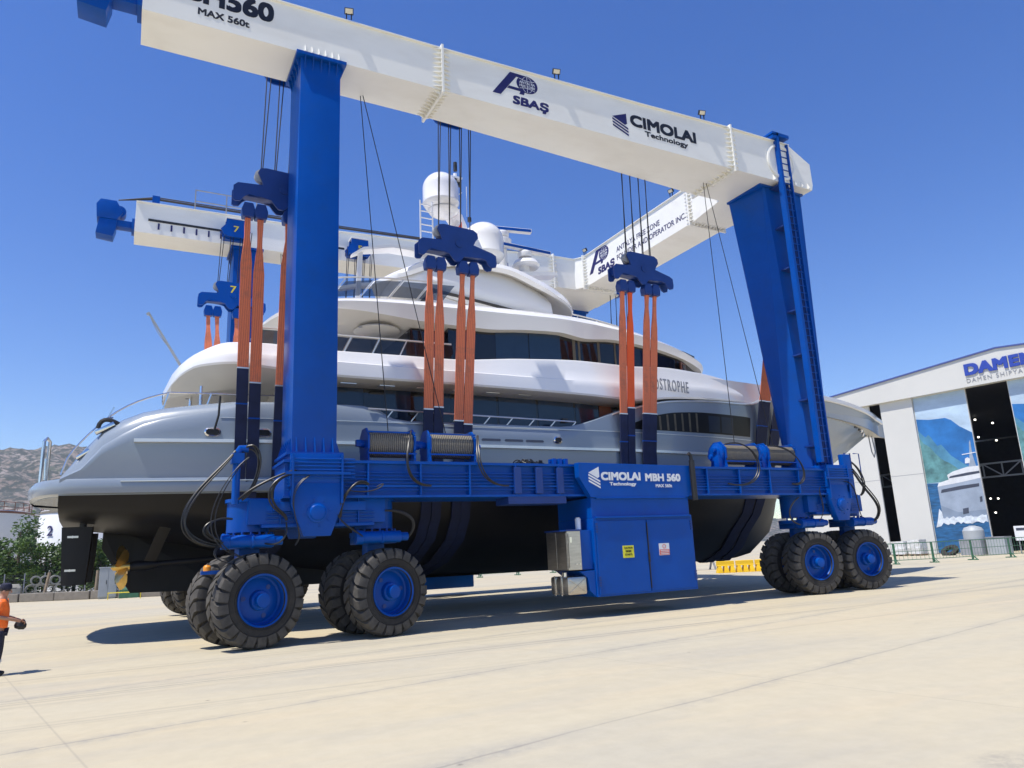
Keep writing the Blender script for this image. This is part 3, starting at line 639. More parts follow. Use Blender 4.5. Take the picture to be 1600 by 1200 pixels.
# winches
def winch(x0, x1, motor_left):
    m = MB(); y, z, r = 18.92, 4.92, 0.42
    for x in (x0, x1 - 0.05):
        m.prism([(y + r * 1.05 * math.cos(a), z + r * 1.05 * math.sin(a)) for a in [R(22.5 + 45 * k) for k in range(8)]], 'x', x, x + 0.05)
        m.prism([(y - 0.42, 4.36), (y + 0.42, 4.36), (y + 0.3, z), (y - 0.3, z)], 'x', x + 0.005, x + 0.045)
    m.bar((x0, y - 0.36, 5.2), (x1, y - 0.36, 5.2), 0.04); m.bar((x0, y - 0.42, 4.62), (x1, y - 0.42, 4.62), 0.04); m.box(x0 - 0.05, x1 + 0.05, y - 0.45, y + 0.45, 4.35, 4.42)
    o = P(m, 'winch', 'blue_paint', smooth=25)
    d = MB(); d.lathe([(0.33, 0), (0.365, 0.02), (0.365, x1 - x0 - 0.12), (0.33, x1 - x0 - 0.10)], (x0 + 0.05, y, z), (1, 0, 0), 40); d.build('drum', 'drum_rope', o)
    g = MB(); s = -1 if motor_left else 1; xe = x0 if motor_left else x1
    if motor_left:
        g.lathe([(0.36, 0), (0.36, 0.10), (0.26, 0.12), (0.26, 0.20)], (xe, y, z), (s, 0, 0), 24)
        g.cyl((xe - 0.1, y - 0.1, z + 0.12), (xe - 0.32, y - 0.1, z + 0.12), 0.10); g.box(xe - 0.25, xe - 0.02, y - 0.28, y - 0.05, 4.42, 4.85); g.cyl((xe - 0.1, y + 0.14, z - 0.1), (xe - 0.26, y + 0.14, z - 0.1), 0.09)
    else:
        g.cyl((xe, y, z), (xe + 0.22, y, z), 0.13); g.cyl((xe + 0.2, y, z), (xe + 0.3, y, z), 0.07); g.cyl((x0, y, z), (x0 - 0.14, y, z), 0.10); g.box(x0 - 0.22, x0 - 0.08, y - 0.09, y + 0.06, z - 0.08, z + 0.1)
    build_each(g, 'motor', 'blue_paint', o, bevel=0.01)
    return o
winch(5.52, 6.86, False); winch(7.26, 8.66, False); winch(18.1, 19.75, True); winch(20.15, 21.6, True)
b = MB()
for a, c in (((5.56, 19.5, 15.9), (6.2, 18.92, 5.28)), ((5.62, 19.45, 15.9), (7.9, 18.92, 5.28)), ((19.45, 19.5, 15.9), (18.95, 18.92, 5.28)), ((19.6, 19.5, 15.9), (20.85, 18.92, 5.28))): b.tube([a, c], 0.013, 6)
NEAR += build_each(b, 'hoist_rope', 'wire_rope', HL)

# engine cabin on the near side
b = MB(); y0 = 17.82
b.prism([(11.6, 4.38), (11.6, 3.95), (11.98, 3.36), (15.66, 3.36), (15.95, 3.8), (16.05, 4.34)], 'y', y0, 18.05)
b.box(11.99, 15.66, y0 + 0.06, 19.75, 2.762, 3.355); b.box(11.98, 15.68, y0 + 0.0, 19.75, 0.56, 2.76); b.box(12.05, 15.6, y0 - 0.09, y0 - 0.002, 2.75, 2.80)
b.box(12.15, 15.5, y0 - 0.03, y0 + 0.1, 3.32, 3.36)
b.prism([(11.978, 1.30), (11.978, 0.56), (11.76, 0.75), (11.72, 1.1), (11.45, 1.30)], 'y', y0 + 0.05, 19.2)
b.box(11.55, 11.978, y0 + 0.12, 19.4, 1.33, 2.44)
cab = P(b, 'engine_cabin', 'blue_paint', mirror=False, bevel=0.012, smooth=0)
for xa, xb in ((12.05, 13.855), (13.885, 15.6)):
    m = MB(); m.box(xa, xb, y0 - 0.035, y0 - 0.003, 0.62, 2.68); d = m.build('door', 'blue_paint', cab, smooth=0, bevel=0.01)
m = MB()
for x in (12.02, 15.56):
    for z in (0.85, 2.35):
        for k in range(4): m.box(x, x + 0.08, y0 - 0.06, y0 - 0.035, z + k * 0.075, z + k * 0.075 + 0.045)
m.build('hinge', 'dark_blue_paint', cab, smooth=0)
m = MB(); m.box(13.84, 13.90, y0 - 0.065, y0 - 0.035, 1.45, 1.72); m.bar((13.87, y0 - 0.05, 0.7), (13.87, y0 - 0.05, 2.6), 0.025); m.build('door_handle', 'black', cab, smooth=0)
m = MB(); flat_mb(m, [(12.93, 1.60), (13.33, 1.60), (13.33, 1.95), (12.93, 1.95)], (0, y0 - 0.035, 0), FX, FZ); sg = m.build('caution_sign', 'yellow_sign', cab, smooth=0)
m = MB()
for t, z, w in (('CAUTION', 1.85, 0.30), ('ENGINE', 1.755, 0.2), ('STARTS', 1.66, 0.26)): text_mb(m, t, (13.13 - w / 2, y0 - 0.042, z), FX, FZ, w, 0.06, 0.02, 0.004)
m.build('lettering', 'black_ink', sg, smooth=0)
m = MB(); flat_mb(m, [(14.27, 1.62), (14.66, 1.62), (14.66, 1.97), (14.27, 1.97)], (0, y0 - 0.035, 0), FX, FZ); sg = m.build('warning_sign', 'white_ink', cab, smooth=0)
m = MB(); flat_mb(m, [(14.28, 1.63), (14.65, 1.63), (14.65, 1.79), (14.28, 1.79)], (0, y0 - 0.042, 0), FX, FZ)
for k in range(20):
    a, c = k * math.pi / 10, (k + 1) * math.pi / 10; flat_mb(m, [(14.465 + r_ * math.cos(t), 1.88 + r_ * math.sin(t)) for r_, t in ((0.05, a), (0.065, a), (0.065, c), (0.05, c))], (0, y0 - 0.042, 0), FX, FZ)
m.build('warning_panel', 'red_sign', sg, smooth=0)
m = MB()
for z in (1.75, 1.70, 1.65): flat_mb(m, [(14.31, z), (14.62, z), (14.62, z + 0.02), (14.31, z + 0.02)], (0, y0 - 0.05, 0), FX, FZ)
m.build('warning_text', 'white_ink', sg, smooth=0)
m = MB(); arrow_mark(m, (11.93, y0, 3.68), FX, FZ, 0.40, 0.58); m.build('emblem', 'white_ink', cab, smooth=0)
for tx, x_, z_, w_, h_, bo in (('CIMOLAI', 12.37, 3.86, 1.45, 0.25, 0.07), ('Technology', 12.66, 3.68, 0.98, 0.13, 0.045), ('MBH 560', 14.0, 3.84, 1.38, 0.24, 0.07), ('MAX 560t', 14.38, 3.655, 0.64, 0.10, 0.03)):
    m = MB(); text_mb(m, tx, (x_, y0, z_), FX, FZ, w_, h_, bo); m.build('lettering', 'white_ink', cab, smooth=0)
b = MB(); b.box(11.08, 11.53, y0 + 0.03, 19.0, 1.34, 2.42); b.box(11.065, 11.08, y0 + 0.06, 18.42, 1.37, 2.39); b.box(11.065, 11.08, 18.44, 18.97, 1.37, 2.39); bx = P(b, 'battery_locker', 'stainless', mirror=False, bevel=0.01, smooth=0)
m = MB(); m.box(11.04, 11.56, y0 - 0.01, 19.03, 2.42, 2.46); m.build('lid', 'dark_blue_paint', bx, smooth=0)
m = MB(); m.box(11.10, 11.16, y0 - 0.02, y0 + 0.03, 1.4, 2.36); m.build('door_edge', 'stainless', bx, smooth=0)
for x in (11.35, 11.46):
    m = MB(); m.lathe([(0.02, 0), (0.02, 0.02)], (x, y0 + 0.03, 1.50), (0, -1, 0), 10); m.build('bolt', 'chrome', bx, smooth=0)
m = MB(); m.box(11.12, 11.19, y0 - 0.05, y0 - 0.02, 2.1, 2.25); m.build('latch', 'chrome', bx, smooth=0)
b = MB(); b.box(11.05, 11.70, y0 + 0.08, 18.85, 0.66, 1.16); ub = P(b, 'urea_tank', 'stainless', mirror=False, bevel=0.07)
for q in ((0.11, 1.09, 0.73), (0.11, 0.73, 1.09)):
    m = MB(); m.bar((11.1, y0 + 0.075, q[1]), (11.65, y0 + 0.075, q[2]), 0.018); m.build('pressed_rib', 'stainless', ub, smooth=0)
for yy in (18.2, 18.55): m = MB(); m.box(11.03, 11.05, yy, yy + 0.05, 0.64, 1.18); m.build('strap', 'chrome', ub, smooth=0)
m = MB(); m.cyl((11.2, y0 + 0.45, 1.15), (11.2, y0 + 0.45, 1.27), 0.08, 14); m.build('filler_cap', 'chrome', ub, smooth=0)
b = MB(); b.cyl((11.72, y0 + 0.4, 2.44), (11.72, y0 + 0.4, 2.78), 0.085, 18); b.cyl((11.72, y0 + 0.4, 2.78), (11.72, y0 + 0.4, 2.81), 0.06, 18); P(b, 'fuel_filter', 'white_ink', mirror=False)
b = MB(); b.tube([(15.82, 17.72, 3.25), (15.82, 17.72, 4.5)], 0.09, 14); b.tube([(15.82, 17.72, 4.5), (15.80, 17.72, 4.66), (15.72, 17.72, 4.72)], 0.06, 12); P(b, 'exhaust_pipe', 'black', mirror=False)
b = MB(); b.box(11.6, 15.9, 33.9, 34.3, 3.4, 4.35); b.box(12.2, 14.9, 32.6, 34.3, 0.36, 3.4); P(b, 'engine_cabin', 'blue_paint', mirror=False, bevel=0.06)

# hoses that loop from the frame to the bogies
b = MB()
def hose(pts, n=1, spread=0.04, r=0.022):
    for k in range(n):
        o = Vector((random.uniform(-spread, spread), random.uniform(-spread, spread), random.uniform(-spread, spread)))
        q = [Vector(p) + o * (0.3 if i in (0, len(pts) - 1) else 2.0) for i, p in enumerate(pts)]
        b.tube(bez(q, 22), r, 7)
hose([(2.2, 18.2, 4.55), (1.9, 18.1, 4.0), (0.9, 17.9, 3.3), (0.7, 17.9, 2.6), (1.6, 18.0, 2.35), (2.1, 18.3, 2.35)], 4)
hose([(2.35, 18.3, 4.5), (2.6, 18.1, 4.9), (2.95, 18.1, 4.5), (2.8, 18.2, 3.7), (2.4, 18.3, 3.4)], 3)
hose([(3.6, 18.0, 4.1), (3.2, 17.95, 4.0), (2.6, 18.0, 3.7), (2.3, 18.1, 3.4)], 4)
hose([(3.5, 17.98, 4.0), (2.8, 17.9, 3.9), (2.8, 17.9, 3.1), (3.4, 18.1, 3.2), (3.4, 18.1, 2.9)], 4)
hose([(2.2, 18.3, 2.95), (1.6, 18.1, 3.0), (1.3, 18.0, 2.5), (1.9, 18.2, 2.4), (2.1, 18.3, 2.4)], 3)
hose([(5.4, 18.05, 3.75), (5.0, 17.95, 4.0), (4.6, 17.95, 3.4), (4.7, 18.1, 2.95)], 4)
hose([(5.9, 18.3, 3.1), (6.5, 18.1, 3.1), (6.8, 18.1, 2.7), (6.5, 18.3, 2.4)], 3)
hose([(3.4, 18.1, 2.85), (3.5, 18.0, 2.3), (3.1, 18.0, 2.25), (2.9, 18.3, 2.4)], 1)
hose([(6.75, 18.6, 5.25), (6.5, 17.9, 4.9), (6.1, 17.9, 3.7), (7.1, 18.05, 3.72)], 2, 0.03)
hose([(8.75, 18.6, 5.2), (8.4, 17.9, 4.6), (8.3, 17.9, 3.7), (9.4, 18.05, 3.72)], 2, 0.03)
hose([(18.1, 18.5, 5.2), (19.2, 17.9, 5.5), (19.6, 17.9, 3.4), (17.6, 18.05, 3.8)], 2, 0.03)
hose([(20.1, 18.5, 5.2), (21.3, 17.9, 5.2), (21.6, 17.9, 3.6), (20.6, 18.05, 3.8)], 2, 0.03)
hose([(23.5, 18.2, 4.6), (24.2, 18.0, 4.4), (23.9, 18.0, 3.4), (24.6, 18.0, 3.5), (25.4, 18.0, 3.1), (25.2, 18.1, 2.4), (24.7, 18.3, 2.4)], 5)
hose([(23.9, 18.2, 4.7), (24.3, 18.0, 4.5), (24.5, 18.0, 3.6), (24.3, 18.2, 3.4)], 3)
hose([(21.0, 18.2, 3.35), (20.2, 18.0, 3.1), (19.9, 18.0, 2.6), (20.9, 18.2, 2.4)], 2)
hose([(2.5, 18.15, 4.4), (2.2, 18.0, 4.2), (1.5, 17.95, 3.2), (1.35, 17.9, 2.4), (2.3, 18.1, 2.2), (2.5, 18.2, 2.05)], 2, 0.03, 0.012)
hose([(3.9, 17.95, 3.95), (3.3, 17.85, 3.6), (3.5, 17.85, 2.9), (3.9, 17.95, 2.6), (3.6, 18.0, 2.3)], 2, 0.03, 0.010)
hose([(2.1, 18.2, 2.5), (1.6, 18.05, 2.2), (1.9, 18.0, 2.0), (2.5, 18.3, 1.9)], 2, 0.03, 0.012)
hose([(5.6, 18.05, 3.7), (5.9, 17.95, 4.0), (5.6, 17.95, 3.5), (4.9, 18.0, 3.6)], 2, 0.04, 0.012)
hose([(4.6, 18.0, 3.0), (4.7, 17.95, 2.7), (5.1, 18.0, 2.55), (5.3, 18.2, 2.45)], 2, 0.03, 0.012)
hose([(22.0, 18.05, 3.7), (21.6, 17.95, 3.5), (22.2, 17.95, 3.0), (21.9, 18.2, 2.5)], 2, 0.04, 0.012)
hose([(23.2, 18.0, 3.9), (23.9, 17.9, 3.8), (23.6, 17.95, 3.0), (24.2, 18.2, 2.6)], 2, 0.04, 0.014)
build_each(b, 'hose', 'rubber_hose', HL)
b = MB(); b.tube([(2.25, 18.3, 3.3), (2.25, 18.3, 4.5), (2.32, 18.3, 4.62), (2.5, 18.3, 4.62)], 0.09, 12); b.box(2.12, 2.4, 18.15, 18.42, 4.25, 4.5)
b.tube([(24.2, 18.4, 3.3), (24.2, 18.4, 4.7), (24.05, 18.4, 4.8)], 0.08, 12); NEAR += build_each(b, 'hose_riser', 'blue_paint', HL)
b = MB(); b.prism([(23.4, 4.36), (24.0, 3.4), (23.4, 3.4)], 'y', 18.15, 19.6); b.box(23.35, 23.75, 18.0, 18.2, 3.5, 4.9); P(b, 'end_bracket', 'blue_paint', bevel=0.02)
b = MB(); b.tube([(23.6, 18.1, 4.4), (23.6, 18.1, 4.95), (23.9, 18.1, 4.95), (23.9, 18.1, 4.1)], 0.025, 8); b.tube([(24.1, 18.1, 4.95), (24.4, 18.1, 4.95), (24.4, 18.1, 3.5)], 0.02, 8); P(b, 'pipe_rail', 'dark_blue_paint')
b = MB(); b.box(1.62, 2.3, 18.7, 18.9, 1.72, 1.80); mk = P(b, 'marker_bracket', 'blue_paint', mirror=False, smooth=0)
b = MB(); b.lathe([(0.085, 0), (0.085, 0.09), (0.06, 0.13), (0.0, 0.14)], (1.75, 18.78, 1.80), (0, 0, 1), 16); b.build('beacon', 'amber', mk)
# the far side repeats the near one, mirrored across the boat
for o in list(NEAR):
    c = copy_tree(o, HL); c.scale = (1, -1, 1); c.location = (o.location.x, -o.location.y, o.location.z)
    if o == rleg: c.scale = (1, -0.62, 1); c.location.y = 5.2

# ------------------------------------------------------------------ the yacht
YT = thing('yacht', (12.0, YC, 1.1), 'long grey hulled motor yacht with white decks hanging in the hoist', 'yacht')
def Y_(mb, name, m, parent=None, **k): return mb.build(name, m, parent or YT, **k)
def mir(pts): return pts + [(x, 2 * YC - y, z) for x, y, z in reversed(pts)]
sheer = pchip([(-1.7, 4.33), (-1.36, 4.36), (-0.94, 4.97), (-0.28, 5.50), (0.43, 5.87), (1.96, 6.20), (3.2, 6.44), (4.5, 6.52), (6.0, 6.53), (6.5, 6.48), (7.5, 6.08), (13.3, 6.10), (16.2, 6.87), (18.4, 7.33), (20.5, 7.46), (22.9, 7.52), (24.2, 7.95), (25.5, 8.30), (29, 8.42), (33, 8.35), (36, 8.22), (38, 8.08)])
stemz = pchip([(28.45, 3.88), (30.3, 4.6), (32.4, 5.4), (34.9, 6.7), (36.35, 7.45), (37.55, 8.09)])
BT = [(3.88, [(-1.7, 3.55), (4, 4.35), (10, 4.6), (16, 4.55), (20, 4.1), (24, 3.0), (27, 1.4), (28.45, 0.03)]),
      (4.6, [(-1.7, 3.65), (4, 4.42), (10, 4.65), (16, 4.65), (20, 4.3), (24, 3.35), (27, 2.0), (29, 0.9), (30.3, 0.03)]),
      (5.35, [(-1.7, 3.7), (4, 4.45), (10, 4.68), (16, 4.7), (20, 4.42), (24, 3.65), (28, 2.05), (30, 1.15), (32.3, 0.03)]),
      (6.2, [(-1.7, 3.7), (4, 4.45), (10, 4.68), (16, 4.72), (20, 4.52), (24, 3.9), (28, 2.65), (31, 1.5), (33.9, 0.03)]),
      (7.2, [(-1.7, 3.7), (4, 4.4), (10, 4.65), (16, 4.7), (20, 4.56), (24, 4.1), (28, 3.1), (31, 2.17), (34, 1.02), (35.85, 0.03)]),
      (8.3, [(-1.7, 3.6), (16, 4.65), (20, 4.55), (24, 4.2), (28, 3.5), (31, 2.72), (34, 1.72), (36, 0.9), (37.7, 0.05)])]
BF = [(z, pchip(t)) for z, t in BT]
def hb(X, z):
    return max(0.03, pchip([(q, f(X)) for q, f in BF])(z))
def hull_pt(X, z, off=0.0): return (X, YC - hb(X, z) - off, z)
# topsides, both sides and the transom
def stem_x(t):
    lo, hi = 28.45, 37.55
    for _ in range(40):
        mid = (lo + hi) / 2
        if 3.88 + t * (sheer(mid) - 3.88) > stemz(mid): lo = mid
        else: hi = mid
    return lo
N = 84; levels = [0, 0.08, 0.2, 0.35, 0.5, 0.65, 0.8, 0.92, 1.0]
for side in (1,):
    grid = []
    for t in levels:
        xe = stem_x(t) if t < 1 else 37.55; xa = -1.62
        row = []
        for i in range(N + 1):
            s = i / N; X = xa + (xe - xa) * s; z = 3.88 + t * (sheer(X) - 3.88); e = hb(X, z) if i < N else 0.03
            e -= 0.10 * max(0, 1 - abs(t - 1) / 0.08) if X < 14 else 0          # rounded gunwale aft
            row.append((X, YC - e, z))
        grid.append(row)
m = MB(); m.loft(grid, closed=False); m.loft([[(x, 2 * YC - y, z) for x, y, z in r] for r in grid], closed=False)
tr = [g[0] for g in grid]; m.add(mir(tr), [tuple(range(2 * len(tr)))])
# inner face of the bulwark with a broad rounded capping
ins = []
capf = pchip([(-1.62, 0.08), (-1.45, 0.40), (-1.15, 0.56), (-0.5, 0.53), (0.5, 0.42), (2.0, 0.33), (4.0, 0.10), (6.0, 0.06), (8, 0.05)])
for f_, d in ((0.0, 0.0), (0.32, 0.06), (0.62, 0.16), (0.86, 0.34), (1.0, 0.58), (0.9, 0.76), (-0.35, 0.82), (-0.9, 0.84)):
    row = []
    for i in range(N + 1):
        x, y, z = grid[-1][i]; lim = max(0.0, YC - y - 0.02); k = 1.0 if x < 5 else (max(0.3, 1 - (x - 5) * 0.4))
        row.append((x, y + min(d * k, lim), max(z + (f_ if f_ < 0 else f_ * capf(x)), 4.2)))
    ins.append(row)
m.loft(ins, closed=False); m.loft([[(x, 2 * YC - y, z) for x, y, z in r] for r in ins], closed=False)
hull = Y_(m, 'hull', 'hull_paint', smooth=50)
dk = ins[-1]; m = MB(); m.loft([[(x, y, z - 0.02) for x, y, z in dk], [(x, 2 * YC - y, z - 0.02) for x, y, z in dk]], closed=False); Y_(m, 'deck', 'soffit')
# underbody
UB = [  # (half breadth table, height table, end X)
 ([(-1.62, 0.02), (26.3, 0.02)], [(-1.62, 3.18), (0, 2.95), (2, 2.5), (4, 1.95), (7, 1.4), (10, 1.15), (22, 1.1), (25, 1.15), (26.3, 1.35)], 26.3),
 ([(-1.62, 1.2), (10, 0.9), (20, 0.9), (24, 0.5), (26.5, 0.03)], [(-1.62, 3.2), (0, 3.0), (2, 2.6), (4, 2.1), (8, 1.5), (12, 1.3), (22, 1.25), (26.5, 1.5)], 26.5),
 ([(-1.62, 2.4), (4, 2.5), (10, 2.5), (18, 2.4), (22, 1.7), (25, 0.85), (26.9, 0.03)], [(-1.62, 3.28), (0, 3.1), (4, 2.4), (8, 1.85), (12, 1.65), (20, 1.62), (26.9, 1.75)], 26.9),
 ([(-1.62, 3.1), (4, 3.6), (10, 3.9), (16, 3.8), (20, 3.1), (24, 1.75), (26.5, 0.6), (27.7, 0.03)], [(-1.62, 3.45), (0, 3.32), (4, 2.85), (10, 2.42), (20, 2.4), (27.7, 2.3)], 27.7),
 ([(-1.62, 3.42), (4, 4.15), (10, 4.4), (16, 4.35), (20, 3.8), (24, 2.55), (27, 0.9), (28.15, 0.03)], [(-1.62, 3.65), (4, 3.3), (10, 3.1), (28.15, 3.1)], 28.15),
 ([(-1.62, 3.54), (4, 4.34), (10, 4.59), (16, 4.54), (20, 4.09), (24, 2.99), (27, 1.39), (28.45, 0.02)], [(-1.62, 3.885), (28.45, 3.885)], 28.45)]
g = []
for tb, tz, xe in UB:
    fb, fz = pchip(tb), pchip(tz); g.append([(-1.62 + (xe + 1.62) * i / N, YC - fb(-1.62 + (xe + 1.62) * i / N), fz(-1.62 + (xe + 1.62) * i / N)) for i in range(N + 1)])
m = MB(); m.loft(g, closed=False); m.loft([[(x, 2 * YC - y, z) for x, y, z in r] for r in g], closed=False); tr = [r[0] for r in g]; m.add(mir(tr), [tuple(range(2 * len(tr)))])
under = Y_(m, 'underbody', 'antifoul', smooth=40)
m = MB(); m.loft([[(x, YC - w, z), (x, YC + w, z), (x, YC + 0.08, zt), (x, YC - 0.08, zt)] for x, z, zt, w in ((-0.6, 2.55, 3.1, 0.05), (0.25, 1.2, 2.9, 0.16), (3, 1.15, 2.6, 0.3), (8, 1.13, 1.6, 0.35), (12, 1.12, 1.4, 0.35))]); m.build('skeg', 'antifoul', under, smooth=0)
# stern gear: rudders, shafts, struts and propellers
def rudder(y):
    m = MB()
    def sec(z, x0, x1): return [(x0, y, z), (x0 + 0.28 * (x1 - x0), y - 0.075, z), (x0 + 0.7 * (x1 - x0), y - 0.09, z), (x1 - 0.03, y - 0.06, z), (x1, y, z), (x1 - 0.03, y + 0.06, z), (x0 + 0.7 * (x1 - x0), y + 0.09, z), (x0 + 0.28 * (x1 - x0), y + 0.075, z)]
    m.loft([sec(1.55, -1.46, -0.86), sec(3.12, -1.56, -0.78)]); m.cyl((-1.05, y, 3.1), (-1.05, y, 3.45), 0.09, 16); o = Y_(m, 'rudder', 'antifoul', smooth=20)
    for z in (2.85, 1.95):
        a = MB(); a.lathe([(0.035, -0.095), (0.035, 0.095)], (-1.28, y, z), (0, 1, 0), 12); a.bar((-1.4, y - 0.088, z), (-1.14, y - 0.092, z), 0.012, 0.055); a.build('anode', 'silver_trim', o, smooth=0)
def prop(y):
    m = MB(); c = Vector((-0.02, y, 1.98)); ax = Vector((1, 0, 0.03)).normalized()
    m.lathe([(0.0, -0.28), (0.08, -0.22), (0.12, 0), (0.12, 0.2)], c, ax, 16)
    for k in range(5):
        a0 = k * 2 * math.pi / 5 + 0.25; secs = []
        for r, w, tw in ((0.1, 0.10, 0.95), (0.25, 0.22, 0.8), (0.42, 0.27, 0.62), (0.56, 0.22, 0.5), (0.63, 0.08, 0.45)):
            q = []
            for s, th in ((-1, 0.0), (0, 0.022), (1, 0.0), (0, -0.022)):
                a = a0 + s * w * math.cos(tw) / r * 0.9 + 0.25 * (r - 0.1); q.append(c + Vector((s * w * math.sin(tw) + th, r * math.sin(a), r * math.cos(a))))
            secs.append(q)
        m.loft(secs)
    Y_(m, 'propeller', 'bronze', smooth=50)
    m = MB(); m.tube([(0.1, y, 1.99), (3.2, y, 2.15)], 0.085, 14); m.lathe([(0.10, 0), (0.15, 0.15), (0.15, 0.5), (0.10, 0.75)], (0.15, y, 1.985), (1, 0, 0.05), 18); Y_(m, 'propeller_shaft', 'antifoul')
    for dy in (-0.55, 0.35):
        m = MB(); m.loft([[(x - 0.16, yy, z), (x, yy - 0.03, z), (x + 0.16, yy, z), (x, yy + 0.03, z)] for x, yy, z in ((0.62, y, 1.95), (1.05, y + dy, 3.15))]); Y_(m, 'shaft_strut', 'antifoul')
for y in (YC - 2.25, YC + 2.25): rudder(y); prop(y)
# bathing platform that wraps the stern, carried forward as a heavy strake
m = MB(); pr = [(0.0, 3.9), (0.06, 3.92), (0.10, 4.02), (0.10, 4.2), (0.05, 4.30), (-0.1, 4.33), (-0.9, 4.33), (-0.9, 3.87)]
plan = []
for x in np.linspace(12.0, 0.0, 16): plan.append((x, hb(x, 4.1) + 0.08 * min(1, (12.01 - x) / 4)))
plan += [(-0.8, 3.78), (-1.35, 3.66), (-1.75, 3.42), (-2.0, 3.08), (-2.2, 2.5), (-2.42, 1.3), (-2.5, 0.0)]
path = [(x, YC - h) for x, h in plan] + [(x, YC + h) for x, h in reversed(plan[:-1])]
secs = []
for i, (x, y) in enumerate(path):
    a = path[max(0, i - 1)]; c = path[min(len(path) - 1, i + 1)]; t = Vector((c[0] - a[0], c[1] - a[1])).normalized(); nrm = Vector((t.y, -t.x))
    if nrm.dot(Vector((x - 6, y - YC))) < 0 and x < 0: nrm = -nrm
    if x >= 0: nrm = Vector((0, -1 if y < YC else 1))
    secs.append([(x + nrm.x * d, y + nrm.y * d, z) for d, z in pr])
m.loft(secs)
m.prism([(x, YC - h + 0.5) for x, h in plan if x < 0.5] + [(x, YC + h - 0.5) for x, h in reversed(plan) if x < 0.5], 'z', 3.88, 4.325)
plat = Y_(m, 'bathing_platform', 'hull_paint', smooth=40)
def strip(z0, xa, xb, w, h, name, mm, parent=None, n=60, zf=None):
    for s in (-1, 1):
        m = MB(); secs = []
        for i in range(n + 1):
            x = xa + (xb - xa) * i / n; z = zf(x) if zf else z0; y = hb(x, z)
            secs.append([(x, YC + s * (y - 0.02), z - h / 2), (x, YC + s * (y + w), z - h / 2 * 0.7), (x, YC + s * (y + w), z + h / 2 * 0.7), (x, YC + s * (y - 0.02), z + h / 2)])
        m.loft(secs); Y_(m, name, mm, parent)
strip(4.22, -0.2, 13.0, 0.20, 0.035, 'trim_strip', 'silver_trim', plat)
strip(5.33, 0.05, 27.5, 0.10, 0.13, 'rub_rail', 'silver_trim')
strip(6.01, 2.2, 23.0, 0.012, 0.025, 'knuckle_line', 'silver_trim')
strip(0, 15.5, 24.0, 0.05, 0.06, 'trim_strip', 'silver_trim', zf=lambda x: sheer(x) - 0.03)
strip(0, 24.0, 37.2, 0.05, 0.26, 'bow_capping', 'gelcoat', zf=lambda x: sheer(x) - 0.10)
def patch(xa, xb, zlo, zhi, off, n=24, nz=4):
    m = MB(); rows = []
    for j in range(nz + 1):
        rows.append([hull_pt(xa + (xb - xa) * i / n, zlo(xa + (xb - xa) * i / n) + (zhi(xa + (xb - xa) * i / n) - zlo(xa + (xb - xa) * i / n)) * j / nz, off) for i in range(n + 1)])
    m.loft(rows, closed=False); m.loft([[(x, 2 * YC - y, z) for x, y, z in r] for r in rows], closed=False); return m
rows = [[(x, YC - hb(x, 8.0) + 0.16 + d, z) for x in np.linspace(20.6, 26.5, 14)] for d, z in ((0, 7.3), (0.02, 8.48), (0.16, 8.48), (0.18, 7.3))]
m = MB(); m.loft(rows, closed=False); m.loft([[(x, 2 * YC - y, z) for x, y, z in r] for r in rows], closed=False); build_each(m, 'foredeck_bulwark', 'gelcoat', YT)
# long arched opening in the bulwark amidships
whi = pchip([(15.9, 6.16), (16.6, 6.42), (17.6, 6.72), (18.6, 6.88), (20.2, 6.96), (22.6, 6.95), (22.9, 6.93)])
wn = patch(15.9, 22.9, lambda x: 6.14, whi, 0.012); wn = build_each(wn, 'side_window', 'glass_side', hull)[0]
m = MB()
for x in np.linspace(16.9, 19.6, 8):
    rows = [[hull_pt(x + d, 6.16 + (whi(x) - 6.2) * j / 4, 0.02) for d in (0, 0.10)] for j in range(5)]; m.loft(rows, closed=False)
m.build('curtain', 'curtain', wn, smooth=0)
m = MB()
for xa, xb in ((20.3, 20.95), (21.05, 21.75)): m.loft([[hull_pt(x, z, 0.02) for x in (xa, xb)] for z in (6.2, 6.85)], closed=False)
build_each(m, 'pane', 'glass_side_blue', wn, smooth=0)
# oval mooring ports with bright rims, slots
def port(x, z, w, h, rope=False):
    m = MB(); yy = YC - hb(x, z)
    ov = lambda k, q: [(x + (w - h) * (1 if math.cos(a) > 0 else -1) * q + h * k * math.cos(a), z + h * k * math.sin(a)) for a in np.linspace(0, 2 * math.pi, 25)[:-1]]
    o_, i_ = ov(1.0, 1), ov(0.68, 1)
    n = len(o_)
    m.add([(a, yy - 0.05, c) for a, c in o_] + [(a, yy - 0.075, c) for a, c in i_] + [(a, yy + 0.1, c) for a, c in o_], [(i, (i + 1) % n, n + (i + 1) % n, n + i) for i in range(n)] + [(2 * n + i, 2 * n + (i + 1) % n, (i + 1) % n, i) for i in range(n)])
    o = Y_(m, 'mooring_port', 'chrome'); q = MB(); q.prism(i_, 'y', yy - 0.045, yy + 0.05); q.build('port_recess', 'black', o, smooth=0)
    return o
port(2.0, 5.58, 0.22, 0.125); port(3.35, 5.58, 0.22, 0.125); port(13.1, 5.62, 0.17, 0.125)
for x in (10.55, 11.4, 12.2):
    m = MB(); yy = YC - hb(x, 5.55); m.prism([(x - 0.32, 5.52), (x + 0.32, 5.52), (x + 0.36, 5.56), (x + 0.32, 5.60), (x - 0.32, 5.60), (x - 0.36, 5.56)], 'y', yy - 0.012, yy + 0.05); Y_(m, 'scupper_slot', 'mural_dark', smooth=0)
